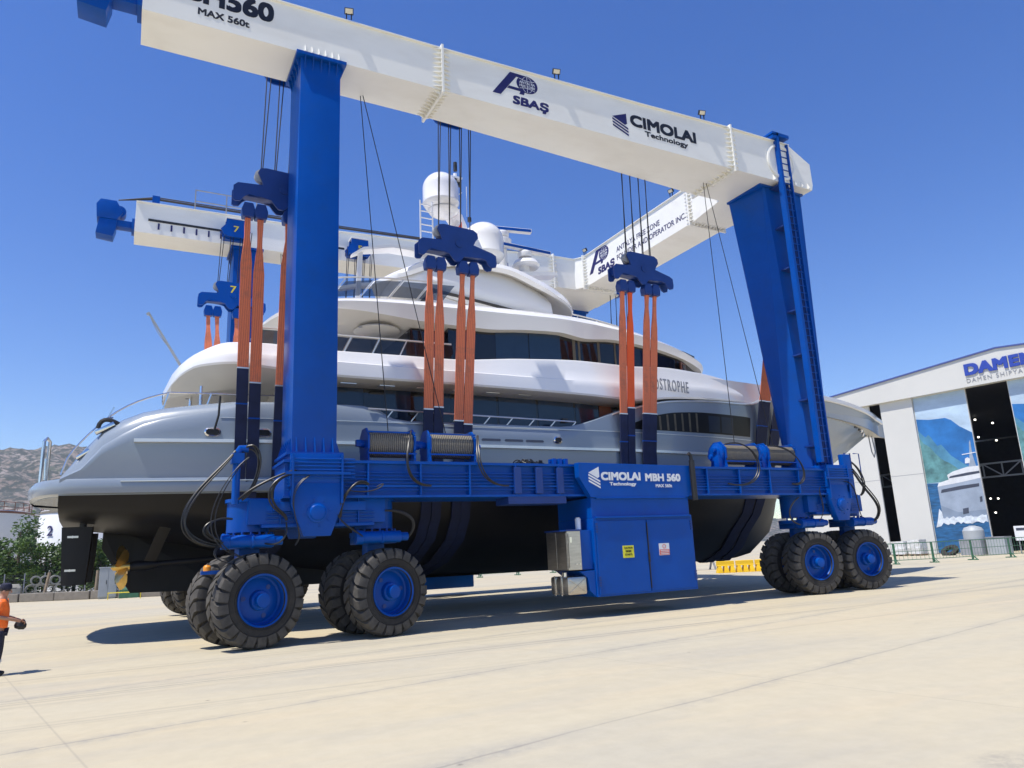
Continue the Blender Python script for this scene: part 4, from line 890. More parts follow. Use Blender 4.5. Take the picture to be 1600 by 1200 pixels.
# anchor pocket and fittings on the bow
m = MB()
for x, z, w, h in ((33.2, 7.45, 0.22, 0.11), (33.9, 7.35, 0.14, 0.06), (34.9, 7.30, 0.10, 0.05)):
    p = Vector(hull_pt(x, z, 0.01)); q = Vector(hull_pt(x + 0.3, z, 0.01)); t = (q - p).normalized(); up = (Vector(hull_pt(x, z + 0.2, 0.01)) - p).normalized(); nn = t.cross(up)
    m.obox(p, t * w, up * h, nn * 0.02)
build_each(m, 'hawse_pipe', 'black', YT, smooth=0)
m = MB()
for x, z in ((34.4, 7.38), (35.1, 7.28)):
    p = Vector(hull_pt(x, z, 0.02)); m.lathe([(0.16, -0.03), (0.14, 0.02), (0.06, 0.03)], p, (0.3, -1, -0.4), 16)
build_each(m, 'bow_fitting', 'chrome', YT)
m = MB(); m.tube([(36.15, YC - 0.03, 7.3), (36.2, YC - 0.05, 6.4), (36.35, YC - 0.05, 6.1), (36.5, YC - 0.05, 6.4), (36.4, YC - 0.03, 7.4)], 0.035, 6); Y_(m, 'bow_line', 'steel_grey')

# ---- superstructure
def shell(name, mm, tab, parent=None, smooth=38, close_end=True, n=48, pw=1.0, soff=0):
    """tab: rows (X, [(half breadth, Z) ...]) from the centre underside round to the centre top; interpolated along X and mirrored"""
    k = len(tab[0][1]); fb = [pchip([(r[0], r[1][j][0]) for r in tab]) for j in range(k)]; fz = [pchip([(r[0], r[1][j][1]) for r in tab]) for j in range(k)]
    xa, xb = tab[0][0], tab[-1][0]; secs = []
    for i in range(n + 1):
        s = i / n; s = 0.5 - 0.5 * math.cos(math.pi * s) if pw == 2 else s; x = xa + (xb - xa) * s
        half = [(x, YC - max(f(x), 0.0), z(x)) for f, z in zip(fb, fz)]; secs.append(mir(half))
    m = MB(); m.loft(secs)
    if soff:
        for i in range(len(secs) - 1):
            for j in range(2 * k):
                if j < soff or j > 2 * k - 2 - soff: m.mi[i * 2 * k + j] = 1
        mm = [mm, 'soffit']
    return Y_(m, name, mm, parent, smooth=smooth)
# main deck house, dark glass walls set back under the overhang
def house(name, mm, xa, xb, tab, z0, z1, parent=None, lean=0.0, n=40):
    f = pchip(tab); m = MB(); xs = np.linspace(xa, xb, n)
    lo = [(x, YC - f(x), z0) for x in xs]; hi = [(x, YC - f(x) + lean, z1) for x in xs]
    m.loft([mir(lo), mir(hi)], closed=True, cap=True); return Y_(m, name, mm, parent), f
mh, mhf = house('deck_house', 'glass_dark', 4.9, 21.5, [(4.9, 3.7), (16, 3.75), (21.5, 3.3)], 5.0, 7.5)
m = MB()
for x, w in ((5.2, 1.3), (7.2, 0.9), (8.6, 0.9), (9.7, 1.55), (11.35, 1.5), (12.95, 1.5), (14.55, 1.0)):
    q = MB(); q.loft([[(xx, YC - mhf(xx) - 0.012, z) for xx in (x, x + w)] for z in (5.3, 7.25)], closed=False); q.build('window', 'glass_blue', mh, smooth=0)
q = MB(); q.box(15.6, 16.15, YC - 3.78, YC - 3.7, 5.3, 7.2); q.build('teak_door', 'teak', mh, smooth=0)
m = MB(); m.box(3.9, 4.9, YC - 2.9, YC + 2.9, 4.6, 7.6); Y_(m, 'aft_bulkhead', 'soffit', smooth=0)
# upper deck band: overhang soffit, moulded outer face, bulwark
ub = [(0.80, 0.3, 7.22, 7.34, 7.42, 7.52), (0.9, 1.5, 7.16, 7.38, 7.50, 7.68), (1.15, 2.5, 7.12, 7.55, 7.70, 7.94), (1.65, 3.3, 7.10, 7.72, 7.95, 8.22), (2.4, 3.9, 7.12, 7.72, 8.02, 8.42), (3.4, 4.2, 7.17, 7.60, 7.98, 8.40), (4.6, 4.45, 7.22, 7.46, 7.90, 8.30),
      (6.0, 4.6, 7.26, 7.38, 7.84, 8.26), (9.0, 4.74, 7.26, 7.36, 7.80, 8.26), (12.0, 4.76, 7.24, 7.34, 7.80, 8.50), (14.5, 4.76, 7.20, 7.30, 7.82, 8.62), (16.5, 4.74, 7.14, 7.24, 7.85, 8.60), (18.5, 4.66, 7.42, 7.44, 7.95, 8.70), (20.5, 4.5, 7.52, 7.54, 8.0, 8.64), (22.0, 4.32, 7.56, 7.58, 7.95, 8.50), (22.9, 4.12, 7.60, 7.62, 7.92, 8.40), (23.35, 3.8, 7.65, 7.72, 7.88, 8.32)]
tab = []
for x, h, zs, zb, zc, zt in ub:
    q = min(1.0, h / 2.5); cr = 0.05 if 4.0 < x < 13 else 0.015
    tab.append((x, [(0.0, zs), (h * 0.55, zs), (h - 1.0 * q, zs), (h - 0.28 * q, zs + 0.6 * (zb - zs) * (1 if x < 5 else 0.2)), (h - 0.05 * q, zb - 0.01), (h, zb + 0.05), (h - 0.005, zb + (zc - zb) * 0.6), (h - 0.02, zc), (h - 0.02 - cr, zc + 0.03), (h - 0.09 - cr, zc + (zt - zc) * 0.5), (h - 0.15 * q - cr, zt - 0.03), (h - 0.19 * q - cr, zt), (h - 0.36 * q, zt - 0.01), (h - 0.48 * q, zt - 0.30), (0.0, zt - 0.35)]))
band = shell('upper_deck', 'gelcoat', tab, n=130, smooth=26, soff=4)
# crease shadow line: a slim half-round moulding along the band
m = MB(); pts = [(x, YC - 4.40 - 0.40 * min(1, (x - 4.6) / 4), 7.86 - 0.02 * (x - 4.6)) for x in np.linspace(5.0, 13.5, 20)]
# name in raised letters on the band
m = MB(); text_mb(m, 'APOSTROPHE', (17.08, YC - 4.80, 7.73), (1, 0.055, -0.03), (0, 0.02, 1), 2.22, 0.46, 0.012, 0.02, space=1.3); m.build('name_lettering', 'sign_grey', band, smooth=0)
for x in np.linspace(5.6, 15.6, 9):
    m = MB(); m.box(x, x + 0.5, YC - 4.35, YC - 4.05, 7.235, 7.262); m.build('soffit_vent', 'silver_trim', band, smooth=0)
for x, y in ((1.5, -1.4), (2.2, -2.2), (2.2, 0.6), (3.2, -2.6), (1.4, 0.8), (3.4, 0.2), (2.9, -0.9)):
    m = MB(); m.lathe([(0.09, 0), (0.09, 0.012), (0.05, 0.014)], (x, YC + y, 7.10), (0, 0, -1), 14); m.build('down_light', 'steel_grey', band)
for x, y in ((1.75, -2.9), (1.55, -1.6), (2.6, -1.0)):
    m = MB(); m.cyl((x, YC + y, 5.2), (x, YC + y, 7.2), 0.05, 12); Y_(m, 'stanchion', 'chrome')
# bridge deck house and windows
bh, bhf = house('bridge_house', 'glass_dark', 9.6, 21.6, [(9.6, 3.5), (17, 3.5), (20, 3.35), (21.6, 2.7)], 8.0, 9.9)
for x, w, mm in ((11.45, 1.35, 'glass_blue'), (12.85, 1.35, 'glass_blue'), (14.75, 0.14, 'curtain'), (15.0, 0.10, 'curtain'), (15.9, 0.12, 'curtain'), (16.7, 0.09, 'curtain')):
    q = MB(); q.loft([[(xx, YC - bhf(xx) - 0.012, z) for xx in (x, x + w)] for z in (8.3, 9.9)], closed=False); q.build('window' if mm != 'curtain' else 'curtain', mm, bh, smooth=0)
q = MB(); x0_ = 20.35; q.obox((x0_, YC - bhf(x0_) - 0.03, 8.85), (0.28, 0.17, 0), (0, 0.04, 0), (0, 0, 0.48)); q.build('teak_door', 'teak', bh, smooth=0)
q = MB(); q.obox((x0_ + 0.02, YC - bhf(x0_) - 0.08, 8.95), (0.14, 0.085, 0), (0, 0.02, 0), (0, 0, 0.30)); q.build('door_pane', 'glass_blue', bh, smooth=0)
m = MB(); m.box(8.3, 9.6, YC - 3.2, YC + 3.2, 7.9, 9.62); Y_(m, 'aft_bulkhead', 'glass_dark', smooth=0)
# sun deck band: long brow that sweeps forward to a visor
sb = [(3.55, 0.4, 9.62, 9.75, 9.78, 9.84), (3.75, 1.4, 9.58, 9.86, 9.92, 10.02), (4.2, 2.4, 9.55, 9.97, 10.07, 10.24), (5.0, 3.15, 9.56, 10.03, 10.18, 10.46), (6.2, 3.6, 9.58, 9.98, 10.25, 10.6), (7.4, 3.78, 9.60, 9.86, 10.28, 10.68), (8.5, 3.85, 9.62, 9.76, 10.30, 10.72), (11, 3.95, 9.66, 9.70, 10.32, 10.80), (12.5, 3.97, 9.80, 9.82, 10.35, 10.83), (14, 3.97, 9.86, 9.88, 10.38, 10.84), (15.2, 3.95, 9.72, 9.75, 10.34, 10.82), (16.5, 3.92, 9.80, 9.84, 10.25, 10.72), (18.5, 3.82, 9.66, 9.72, 10.02, 10.42), (20, 3.65, 9.44, 9.50, 9.76, 10.08), (21.3, 3.3, 9.18, 9.24, 9.46, 9.72), (22.1, 2.6, 9.04, 9.10, 9.28, 9.46), (22.6, 1.4, 8.98, 9.02, 9.14, 9.26), (22.85, 0.3, 8.96, 8.98, 9.04, 9.10)]
tab = []
for x, h, zs, zb, zc, zt in sb:
    q = min(1.0, h / 2.5)
    tab.append((x, [(0.0, zs), (h * 0.45, zs), (h - 1.0 * q * 0.8, zs + 0.15 * (zb - zs)), (h - 0.30 * q, zs + 0.75 * (zb - zs)), (h - 0.13 * q, zb), (h - 0.05 * q, zb + 0.5 * (zc - zb)), (h, zc), (h - 0.12 * q, zc + 0.28 * (zt - zc)), (h - 0.38 * q, zc + 0.65 * (zt - zc)), (h - 0.75 * q, zc + 0.9 * (zt - zc)), (h - 1.15 * q, zt), (h * 0.35, zt + 0.06), (0.0, zt + 0.08)]))
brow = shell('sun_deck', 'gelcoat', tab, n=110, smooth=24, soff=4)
m = MB(); m.lathe([(0.78, 0), (0.80, 0.05), (0.72, 0.09), (0.0, 0.10)], (7.3, YC - 2.6, 9.62), (0, 0, -1), 40); m.build('ceiling_dome', 'soffit', brow)
for x, y in ((5.6, -2.6), (6.6, -3.0), (5.0, -1.6), (8.3, -2.9), (6.9, -1.4)):
    m = MB(); m.lathe([(0.08, 0), (0.08, 0.012), (0.04, 0.014)], (x, YC + y, 9.56), (0, 0, -1), 14); m.build('down_light', 'steel_grey', brow)
# glass rails
def glass_rail(y, x0, x1, z0f, h, step, lean, name, glass='glass_tint'):
    n = max(1, int((x1 - x0) / step)); xs = [x0 + (x1 - x0) * i / n for i in range(n + 1)]
    m = MB(); m.tube([(x, y(x), z0f(x) + h) for x in xs], 0.03, 8)
    for x in xs[:-1]: m.bar((x, y(x), z0f(x)), (x + lean, y(min(x + lean, x1)), z0f(x) + h), 0.035)
    o = Y_(m, name, 'silver_trim')
    for xa, xb in zip(xs, xs[1:]):
        q = MB(); q.add([(xa + 0.06, y(xa) + 0.01, z0f(xa) + 0.04), (xb - 0.04, y(xb) + 0.01, z0f(xb) + 0.04), (xb + lean - 0.06, y(xb) + 0.01, z0f(xb) + h - 0.05), (xa + lean + 0.04, y(xa) + 0.01, z0f(xa) + h - 0.05)], [(0, 1, 2, 3)]); q.build('glass_panel', glass, o, smooth=0)
    return o
zb_ = pchip([(r[0], r[5] - 0.02) for r in ub]); hb_ = pchip([(r[0], r[1]) for r in ub])
glass_rail(lambda x: YC - hb_(x) + 0.3, 3.0, 9.3, zb_, 0.55, 0.9, 0.25, 'upper_deck_rail', 'glass_rail')
zs_ = pchip([(r[0], r[5]) for r in sb]); hs_ = pchip([(r[0], r[1]) for r in sb])
glass_rail(lambda x: YC - hs_(x) * 0.82, 5.6, 9.6, zs_, 0.72, 0.85, 0.5, 'sun_deck_windscreen')
glass_rail(lambda x: YC - hs_(x) * 0.6, 15.6, 18.4, zs_, 0.45, 0.8, 0.3, 'forward_windscreen')
# open rails along the side deck and round the stern
m = MB(); xs = list(np.linspace(7.2, 14.0, 9)); m.tube([(6.4, YC - 4.6, 6.42)] + [(x, YC - 4.55, 6.42 - 0.012 * (x - 7)) for x in xs], 0.028, 8)
for x in xs: m.bar((x - 0.25, YC - 4.55, 6.08), (x, YC - 4.55, 6.40 - 0.012 * (x - 7)), 0.035)
Y_(m, 'side_rail', 'silver_trim')
m = MB()
for x in (7.9, 13.6): m.box(x - 0.1, x + 0.12, YC - 4.5, YC - 4.3, 6.30, 6.46)
build_each(m, 'cleat', 'black', YT, smooth=0, bevel=0.02)
ry = YC - 3.35
def rail(pts, r=0.024): q = MB(); q.tube(pts, r, 8); return q
q = rail([(-1.62, ry, 4.45)] + bez([(-1.5, ry, 4.9), (-1.2, ry, 5.5), (-0.6, ry, 6.1), (-0.5, ry, 6.05)], 8)); q.tube(bez([(-0.9, ry, 5.75), (-0.3, ry, 6.5), (0.5, ry, 6.75), (0.9, ry, 6.85)], 8) + [(4.2, ry, 6.95)], 0.026, 8)
for x, z0, z1 in ((-0.5, 6.0, 6.35), (0.85, 6.25, 6.84), (2.0, 6.4, 6.9), (3.2, 6.5, 6.92)): q.bar((x - 0.15, ry, z0), (x, ry, z1), 0.04)
q.tube([(-2.0, ry + 0.2, 4.33), (-2.02, ry + 0.2, 4.9)], 0.02, 8); Y_(q, 'stern_rail', 'chrome')
q = rail([(-2.32, YC - 0.6, 4.3), (-2.32, YC - 0.6, 5.75), (-2.25, YC - 0.55, 5.85), (-2.18, YC - 0.5, 5.75), (-2.18, YC - 0.5, 4.3)], 0.05); Y_(q, 'boarding_rail', 'chrome')
m = MB(); m.obox((-0.68, ry - 0.1, 5.72), (0.22, 0, 0.14), (0, 0.12, 0), (-0.03, 0, 0.05)); o = Y_(m, 'fairlead', 'chrome', bevel=0.02); q = MB(); q.tube(bez([(-0.85, ry - 0.1, 5.72), (-0.8, ry - 0.1, 6.1), (-0.5, ry - 0.1, 5.95), (-0.35, ry - 0.1, 5.85)], 8), 0.06, 8); q.build('roller', 'black', o)
m = MB(); m.obox((-1.15, ry - 0.1, 5.0), (0.14, 0, 0.12), (0, 0.08, 0), (-0.02, 0, 0.04)); Y_(m, 'fairlead', 'chrome', bevel=0.02)
m = MB(); m.tube([(2.12, 21.42, 6.55), (2.10, 21.38, 6.0), (2.02, 21.5, 5.6)], 0.03, 8); Y_(m, 'mooring_strap', 'black')
# hard top, mast and aerials
ht = [(8.6, 1.2, 12.0, 12.2, 12.5), (9.6, 2.1, 11.6, 12.0, 12.9), (10.8, 2.25, 11.3, 11.9, 13.0), (12.5, 2.2, 11.0, 11.6, 13.0), (14.0, 2.1, 10.95, 11.5, 12.6), (14.9, 2.0, 10.9, 11.3, 12.2)]
tab = [(x, [(0.0, z0), (h * 0.9, z0), (h, z1), (h * 0.95, z1 + 0.5 * (z2 - z1)), (h * 0.8, z2 - 0.08), (h * 0.5, z2), (0.0, z2 + 0.03)]) for x, h, z0, z1, z2 in ht]
top = shell('hard_top', 'gelcoat', tab, n=50, soff=1)
rf = [(7.9, 0.1, 12.30, 12.36, 12.42), (8.6, 1.5, 12.20, 12.36, 12.62), (9.6, 2.15, 12.45, 12.62, 12.98), (10.8, 2.36, 12.66, 12.80, 13.14), (12.5, 2.42, 12.62, 12.76, 13.14), (14.2, 2.40, 12.15, 12.28, 12.78), (15.2, 2.26, 11.85, 11.90, 12.44), (15.9, 1.9, 11.66, 11.70, 12.12), (16.35, 1.2, 11.58, 11.62, 11.90), (16.55, 0.3, 11.58, 11.60, 11.74)]
tab = [(x, [(0.0, z2 - 0.16), (h * 0.5, z2 - 0.18), (h * 0.93, z0 + 0.02), (h, z1), (h * 0.96, z1 + 0.5 * (z2 - z1)), (h * 0.82, z2 - 0.05), (h * 0.5, z2), (0.0, z2 + 0.04)]) for x, h, z0, z1, z2 in rf]
roof_ = shell('hard_top_roof', 'gelcoat', tab, n=60, soff=2)
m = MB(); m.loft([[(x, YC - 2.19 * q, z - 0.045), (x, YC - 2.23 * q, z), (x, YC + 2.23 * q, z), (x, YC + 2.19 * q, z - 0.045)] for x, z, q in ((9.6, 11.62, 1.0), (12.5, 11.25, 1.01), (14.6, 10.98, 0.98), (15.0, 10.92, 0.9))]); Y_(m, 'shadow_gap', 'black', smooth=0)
m = MB(); m.box(9.8, 14.8, YC - 1.9, YC + 1.9, 10.6, 11.6); Y_(m, 'top_base', 'gelcoat', smooth=0)
for s in (-1, 1):                                             # swept wings carried on struts aft
    m = MB(); m.loft([[(x, YC + s * y, z - t), (x, YC + s * (y + w), z - t * 0.5), (x, YC + s * (y + w), z + t), (x, YC + s * y, z + t)] for x, y, z, w, t in ((6.5, 2.05, 12.45, 0.25, 0.04), (6.9, 1.95, 12.72, 0.4, 0.07), (8.0, 1.8, 13.0, 0.5, 0.07), (9.6, 1.5, 13.15, 0.5, 0.10), (10.6, 1.2, 13.0, 0.5, 0.2))]); Y_(m, 'arch_wing', 'gelcoat')
    m = MB(); m.bar((6.75, YC + s * 2.1, 10.7), (6.85, YC + s * 2.1, 12.7), 0.16, 0.10); Y_(m, 'arch_strut', 'gelcoat', smooth=0)
m = MB(); m.loft([[(x - l, YC - w, z), (x, YC - w * 0.8, z), (x + l, YC - w * 0.3, z), (x + l, YC + w * 0.3, z), (x, YC + w * 0.8, z), (x - l, YC + w, z)] for x, z, l, w in ((12.0, 12.9, 1.1, 0.6), (11.9, 14.0, 0.75, 0.42), (11.75, 15.2, 0.42, 0.3), (11.6, 16.0, 0.25, 0.2), (11.55, 16.2, 0.12, 0.1))])
mast = Y_(m, 'mast', 'gelcoat')
m = MB(); m.loft([[(11.5, YC + s * 0.15, 15.3 + 0.2 * 0), (11.7, YC + s * 0.15, 15.6), (11.0, YC - 1.5 + s * 0.2, 15.35), (10.4, YC - 1.5 + s * 0.2, 15.15)] for s in (-1, 1)]); m.lathe([(0.3, -0.25), (0.55, -0.1), (0.62, 0)], (10.45, YC - 1.35, 15.3), (0, 0, 1), 24); m.build('mast_arm', 'gelcoat', mast, smooth=40)
def radome(c, r, h):
    m = MB(); m.lathe([(r * 0.55, -0.30), (r * 0.8, -0.24), (r * 0.99, -0.03), (r * 1.0, 0.0)] + [(r * 0.985, 0.02), (r * 0.985, h)] + [(r * 0.985 * math.cos(R(a)), h + r * 0.93 * math.sin(R(a))) for a in (12, 25, 40, 55, 70, 82, 90)], c, (0, 0, 1), 40)
    return Y_(m, 'radome', 'gelcoat', smooth=50)
radome((10.35, YC - 1.35, 15.62), 0.74, 0.62); radome((12.5, YC - 0.7, 13.95), 0.86, 0.68); radome((12.85, YC + 1.6, 14.22), 0.74, 0.6)
m = MB(); m.cyl((12.5, YC - 0.7, 12.8), (12.5, YC - 0.7, 13.8), 0.3); Y_(m, 'radome_stand', 'gelcoat')
m = MB(); m.cyl((11.6, YC, 16.1), (11.6, YC, 17.9), 0.085, 14); m.box(11.25, 11.8, YC - 0.3, YC + 0.1, 17.55, 17.63); q = m.build('mast_pole', 'gelcoat', mast, smooth=30)
for c in ((11.62, YC, 18.15), (11.62, YC, 18.36), (11.5, YC - 0.2, 17.45), (11.72, YC - 0.05, 17.4), (12.1, YC - 0.25, 15.75)):
    m = MB(); m.lathe([(0.085, -0.1), (0.085, 0.08), (0.06, 0.1)], c, (0, 0, 1), 14); m.build('navigation_lamp', 'black', mast)
m = MB(); m.tube([(12.1, YC, 16.0), (12.12, YC, 17.4)], 0.014, 6); m.build('whip_aerial', 'white_paint', mast)
m = MB(); m.tube([(11.3, YC - 0.1, 16.4), (11.5, YC, 16.75), (11.9, YC + 0.05, 17.1)], 0.03, 6); m.build('mast_stay', 'gelcoat', mast)
m = MB(); m.add([(11.35, YC - 0.5, 15.0), (11.62, YC - 0.5, 15.45), (11.66, YC - 0.48, 14.75), (11.35, YC - 0.5, 14.98)], [(0, 1, 2), (0, 2, 3)]); m.build('flag', 'flag_red', mast, smooth=0)
def radar(c, L, ang, tilt):
    c = Vector(c); d = Vector((math.cos(ang), math.sin(ang), tilt)).normalized(); s = d.cross(Vector((0, 0, 1))).normalized(); u = s.cross(d)
    m = MB(); m.obox(c, d * L, s * 0.12, u * 0.09); m.lathe([(0.3, -0.42), (0.32, -0.2), (0.2, -0.1)], c, (0, 0, 1), 24); o = Y_(m, 'radar_scanner', 'gelcoat', bevel=0.03)
    q = MB(); q.obox(c + s * 0.125 - u * 0.005, d * (L - 0.04), s * 0.008, u * 0.062); q.obox(c + u * 0.0 - s * 0.125, d * (L - 0.04), s * 0.008, u * 0.062); q.build('radar_face', 'blue_paint', o, smooth=0)
    return o
radar((13.7, YC - 0.1, 15.65), 1.35, R(-12), -0.015); radar((14.75, YC - 0.2, 14.85), 1.4, R(8), 0.04)
m = MB(); m.lathe([(0.55, 0), (0.62, 0.1), (0.5, 0.3), (0.2, 0.36)], (14.9, YC, 14.05), (0, 0, 1), 28); m.lathe([(0.4, 0), (0.42, 0.2), (0.3, 0.35)], (13.75, YC, 14.95), (0, 0, 1), 24); m.cyl((14.8, YC, 12.8), (14.8, YC, 14.1), 0.25); m.cyl((13.75, YC, 12.9), (13.75, YC, 15.0), 0.2)
m.loft([[(12.4, YC - 0.5, 13.4), (12.4, YC + 0.5, 13.4), (12.4, YC + 0.5, 13.2), (12.4, YC - 0.5, 13.2)], [(16.3, YC - 0.3, 13.95), (16.3, YC + 0.3, 13.95), (16.3, YC + 0.3, 13.8), (16.3, YC - 0.3, 13.8)]]); Y_(m, 'radar_platform', 'gelcoat')
m = MB(); yl_ = YC - 1.9
for x in (9.25, 9.75): m.bar((x, yl_, 12.6), (x, yl_, 15.3), 0.045)
for k in range(9): m.bar((9.25, yl_, 12.9 + k * 0.28), (9.75, yl_, 12.9 + k * 0.28), 0.035)
Y_(m, 'mast_ladder', 'gelcoat', smooth=0)
m = MB(); m.tube([(1.42, YC, 8.3), (0.23, YC, 10.25)], [0.05, 0.035], 8); m.tube(bez([(0.23, YC, 10.25), (0.55, YC, 9.4), (1.05, YC, 9.0)], 8), 0.012, 6); m.lathe([(0.06, 0), (0.06, 0.08)], (0.23, YC, 10.2), (-0.5, 0, 0.86), 12); Y_(m, 'ensign_staff', 'cabinet_grey')

# ------------------------------------------------------------------ blocks, trolleys and slings
def block_poly(c, z):
    P0 = [(-1.37, 0.02), (-1.30, -0.02), (-1.18, 0.0), (-1.08, 0.14), (-0.95, 0.24), (-0.5, 0.20), (-0.32, 0.16), (-0.22, 0.02), (-0.12, -0.08), (0.02, -0.08), (0.12, 0.02), (0.2, 0.12), (0.55, 0.14), (0.85, 0.16), (1.0, 0.10), (1.08, -0.06), (1.2, -0.12), (1.34, -0.08), (1.38, 0.05), (1.36, 0.32), (1.22, 0.40), (0.55, 0.58), (0.62, 0.72), (0.72, 0.85), (0.70, 1.02), (0.55, 1.12), (-0.50, 1.16), (-0.66, 1.12), (-0.72, 0.98), (-0.62, 0.78), (-0.56, 0.60), (-1.25, 0.56), (-1.37, 0.45)]
    return [(c + a, z + d) for a, d in P0]
FB = [(pchip(tb), pchip(tz)) for tb, tz, xe in UB]
SP = [(-0.93, -0.72), (-0.58, -0.38), (0.20, 0.30), (0.57, 0.62)]
def sling_path(xt, xb_, ztop, yt):
    """near half of a sling, from its shackle down the side to the keel; returns (x, y, z) and the index where it meets the hull"""
    pts = [(xt, yt, ztop)]; yh = YC - hb(xb_, 5.3) - 0.12
    for k in range(1, 9):
        t = k / 8; pts.append((xt + (xb_ - xt) * t, yt + (yh - yt) * t, ztop + (5.3 - ztop) * t))
    for z in (4.7, 4.2): pts.append((xb_, YC - hb(xb_, z) - 0.13, z))
    for fb, fz in reversed(FB): pts.append((xb_, YC - fb(xb_) - 0.05, fz(xb_) - 0.05))
    return pts
def strap_mb(pts, wf, t=0.035):
    m = MB(); secs = []
    for i, p in enumerate(pts):
        p = Vector(p); d = (Vector(pts[min(i + 1, len(pts) - 1)]) - Vector(pts[max(i - 1, 0)])).normalized()
        a = Vector((1, 0, 0)); nn = d.cross(a).normalized(); w = wf[i] / 2; th = t * (1.0 if wf[i] > 0.25 else 2.2)
        secs.append([p - a * w - nn * th / 2, p + a * w - nn * th / 2, p + a * w + nn * th / 2, p - a * w + nn * th / 2])
    m.loft(secs); return m
BLOCKS = [('aftmost', 3.45, 0.75, (7.35, 6.95, 6.9, 6.9)), ('second', 9.0, 0.0, (6.42, 6.5, 6.1, 6.0)), ('third', 16.55, 0.25, (6.62, 6.85, 6.68, 6.68)), ('forward', 24.1, 0.3, (7.6, 7.6, 7.5, 7.5))]
where_near = {'aftmost': 'behind the thick blue leg at the stern', 'second': 'in front of the radar dome', 'third': 'in front of the cross girder lettering', 'forward': 'hidden behind the tapered corner leg'}
where_far = {'aftmost': 'numbered 7 over the stern on the far side', 'second': 'on the far side behind the sun deck', 'third': 'on the far side behind the bridge', 'forward': 'on the far side by the bow'}
for nm, c, dz, ends in BLOCKS:
    z = 11.22 + dz
    for far in (False, True):
        yb = 20.3 if not far else 2 * YC - 20.3; sg = -1 if far else 1
        zz = z if not far else 12.5 + dz * 0.2
        w = (where_far if far else where_near)[nm]
        bl = thing('lifting_block', (c, yb, zz), 'blue steel sling spreader block ' + w, 'lifting block', 'spreader blocks of the boat hoist')
        m = MB(); pl = block_poly(c, zz)
        m.prism(pl, 'y', yb - 0.20, yb - 0.15); m.prism(pl, 'y', yb + 0.15, yb + 0.20); m.box(c - 1.25, c + 1.25, yb - 0.15, yb + 0.15, zz + 0.2, zz + 0.42); m.box(c - 0.5, c + 0.5, yb - 0.15, yb + 0.15, zz + 0.4, zz + 1.0)
        for sy in (-1, 1): m.lathe([(0.13, 0), (0.13, 0.03), (0.06, 0.035)], (c + 0.02, yb + sy * 0.2, zz + 0.55), (0, sy, 0), 18)
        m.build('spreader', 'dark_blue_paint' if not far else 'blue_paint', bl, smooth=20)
        for dx in (-0.6, -0.22, 0.18, 0.52):
            m = MB(); m.lathe([(0.10, -0.1), (0.2, -0.08), (0.17, 0), (0.2, 0.08), (0.10, 0.1)], (c + dx, yb, zz + 0.95), (0, 1, 0), 20); m.build('sheave', 'steel_grey', bl)
            for q in (-0.07, 0.07):
                r_ = MB(); r_.tube([(c + dx + q * 0.4, yb + q, zz + 1.0), (c + dx + 0.12 + q, yb + q, 16.35)], 0.017, 6); r_.build('wire_rope', 'wire_rope', bl)
        if far and nm == 'aftmost':
            m = MB(); text_mb(m, '7', (c - 0.12, yb - 0.2, zz + 0.66), FX, FZ, 0.24, 0.32, 0.02, 0.012); m.build('number', 'yellow_ink', bl, smooth=0)
        ytr = 20.45 if not far else 2 * YC - 20.35
        tl = thing('sheave_trolley', (c, ytr, 16.0), 'rope trolley %s' % ({'aftmost': 'numbered 7 on the far girder over the stern', 'second': 'numbered 5 on the far girder right of the thick leg', 'third': 'on the far girder over the bridge roof', 'forward': 'on the far girder near the cross girder'}[nm] if far else {'aftmost': 'behind the near girder above the stern leg', 'second': 'behind the near girder above the radar dome', 'third': 'behind the near girder below the black lettering', 'forward': 'behind the near girder above the corner leg'}[nm]), 'trolley', 'rope trolleys on the girders')
        m = MB(); tp = [(c + a_, b_ + (0.0 if far else 0.42)) for a_, b_ in ((-0.5, 15.98), (-0.3, 15.9), (0.35, 15.9), (0.5, 15.98), (0.62, 16.2), (0.42, 16.45), (0.40, 16.72), (-0.40, 16.72), (-0.42, 16.45), (-0.62, 16.2))]
        m.prism(tp, 'y', ytr - 0.22, ytr - 0.17); m.prism(tp, 'y', ytr + 0.17, ytr + 0.22); m.box(c - 0.45, c + 0.45, *((ytr - 0.18, 2 * YC - 19.70) if far else (19.74, ytr + 0.18)), *((16.0, 16.4) if far else (16.45, 16.8)))
        m.build('trolley_frame', 'blue_paint', tl, smooth=0)
        m = MB(); m.box(c - 0.42, c + 0.42, ytr - 0.3, ytr + 0.3, 16.72 + (0 if far else 0.42), 16.78 + (0 if far else 0.42)); m.build('cover_plate', 'white_paint', tl, smooth=0)
        if far and nm in ('aftmost', 'second'):
            m = MB(); text_mb(m, '7' if nm == 'aftmost' else '5', (c - 0.1, ytr - 0.22, 16.12), FX, FZ, 0.22, 0.28, 0.02, 0.012); m.build('number', 'yellow_ink', tl, smooth=0)
        for k, (a, d) in enumerate(SP):                         # shackle heads
            m = MB(); m.prism([(c + a - 0.16, zz - 0.42), (c + a + 0.16, zz - 0.42), (c + a + 0.19, zz - 0.2), (c + a + 0.12, zz + 0.02), (c + a - 0.12, zz + 0.02), (c + a - 0.19, zz - 0.2)], 'y', yb - 0.15, yb + 0.15)
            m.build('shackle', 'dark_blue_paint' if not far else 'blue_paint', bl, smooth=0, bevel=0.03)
    pairs = ['sternward outer', 'sternward inner', 'forward inner', 'forward outer']
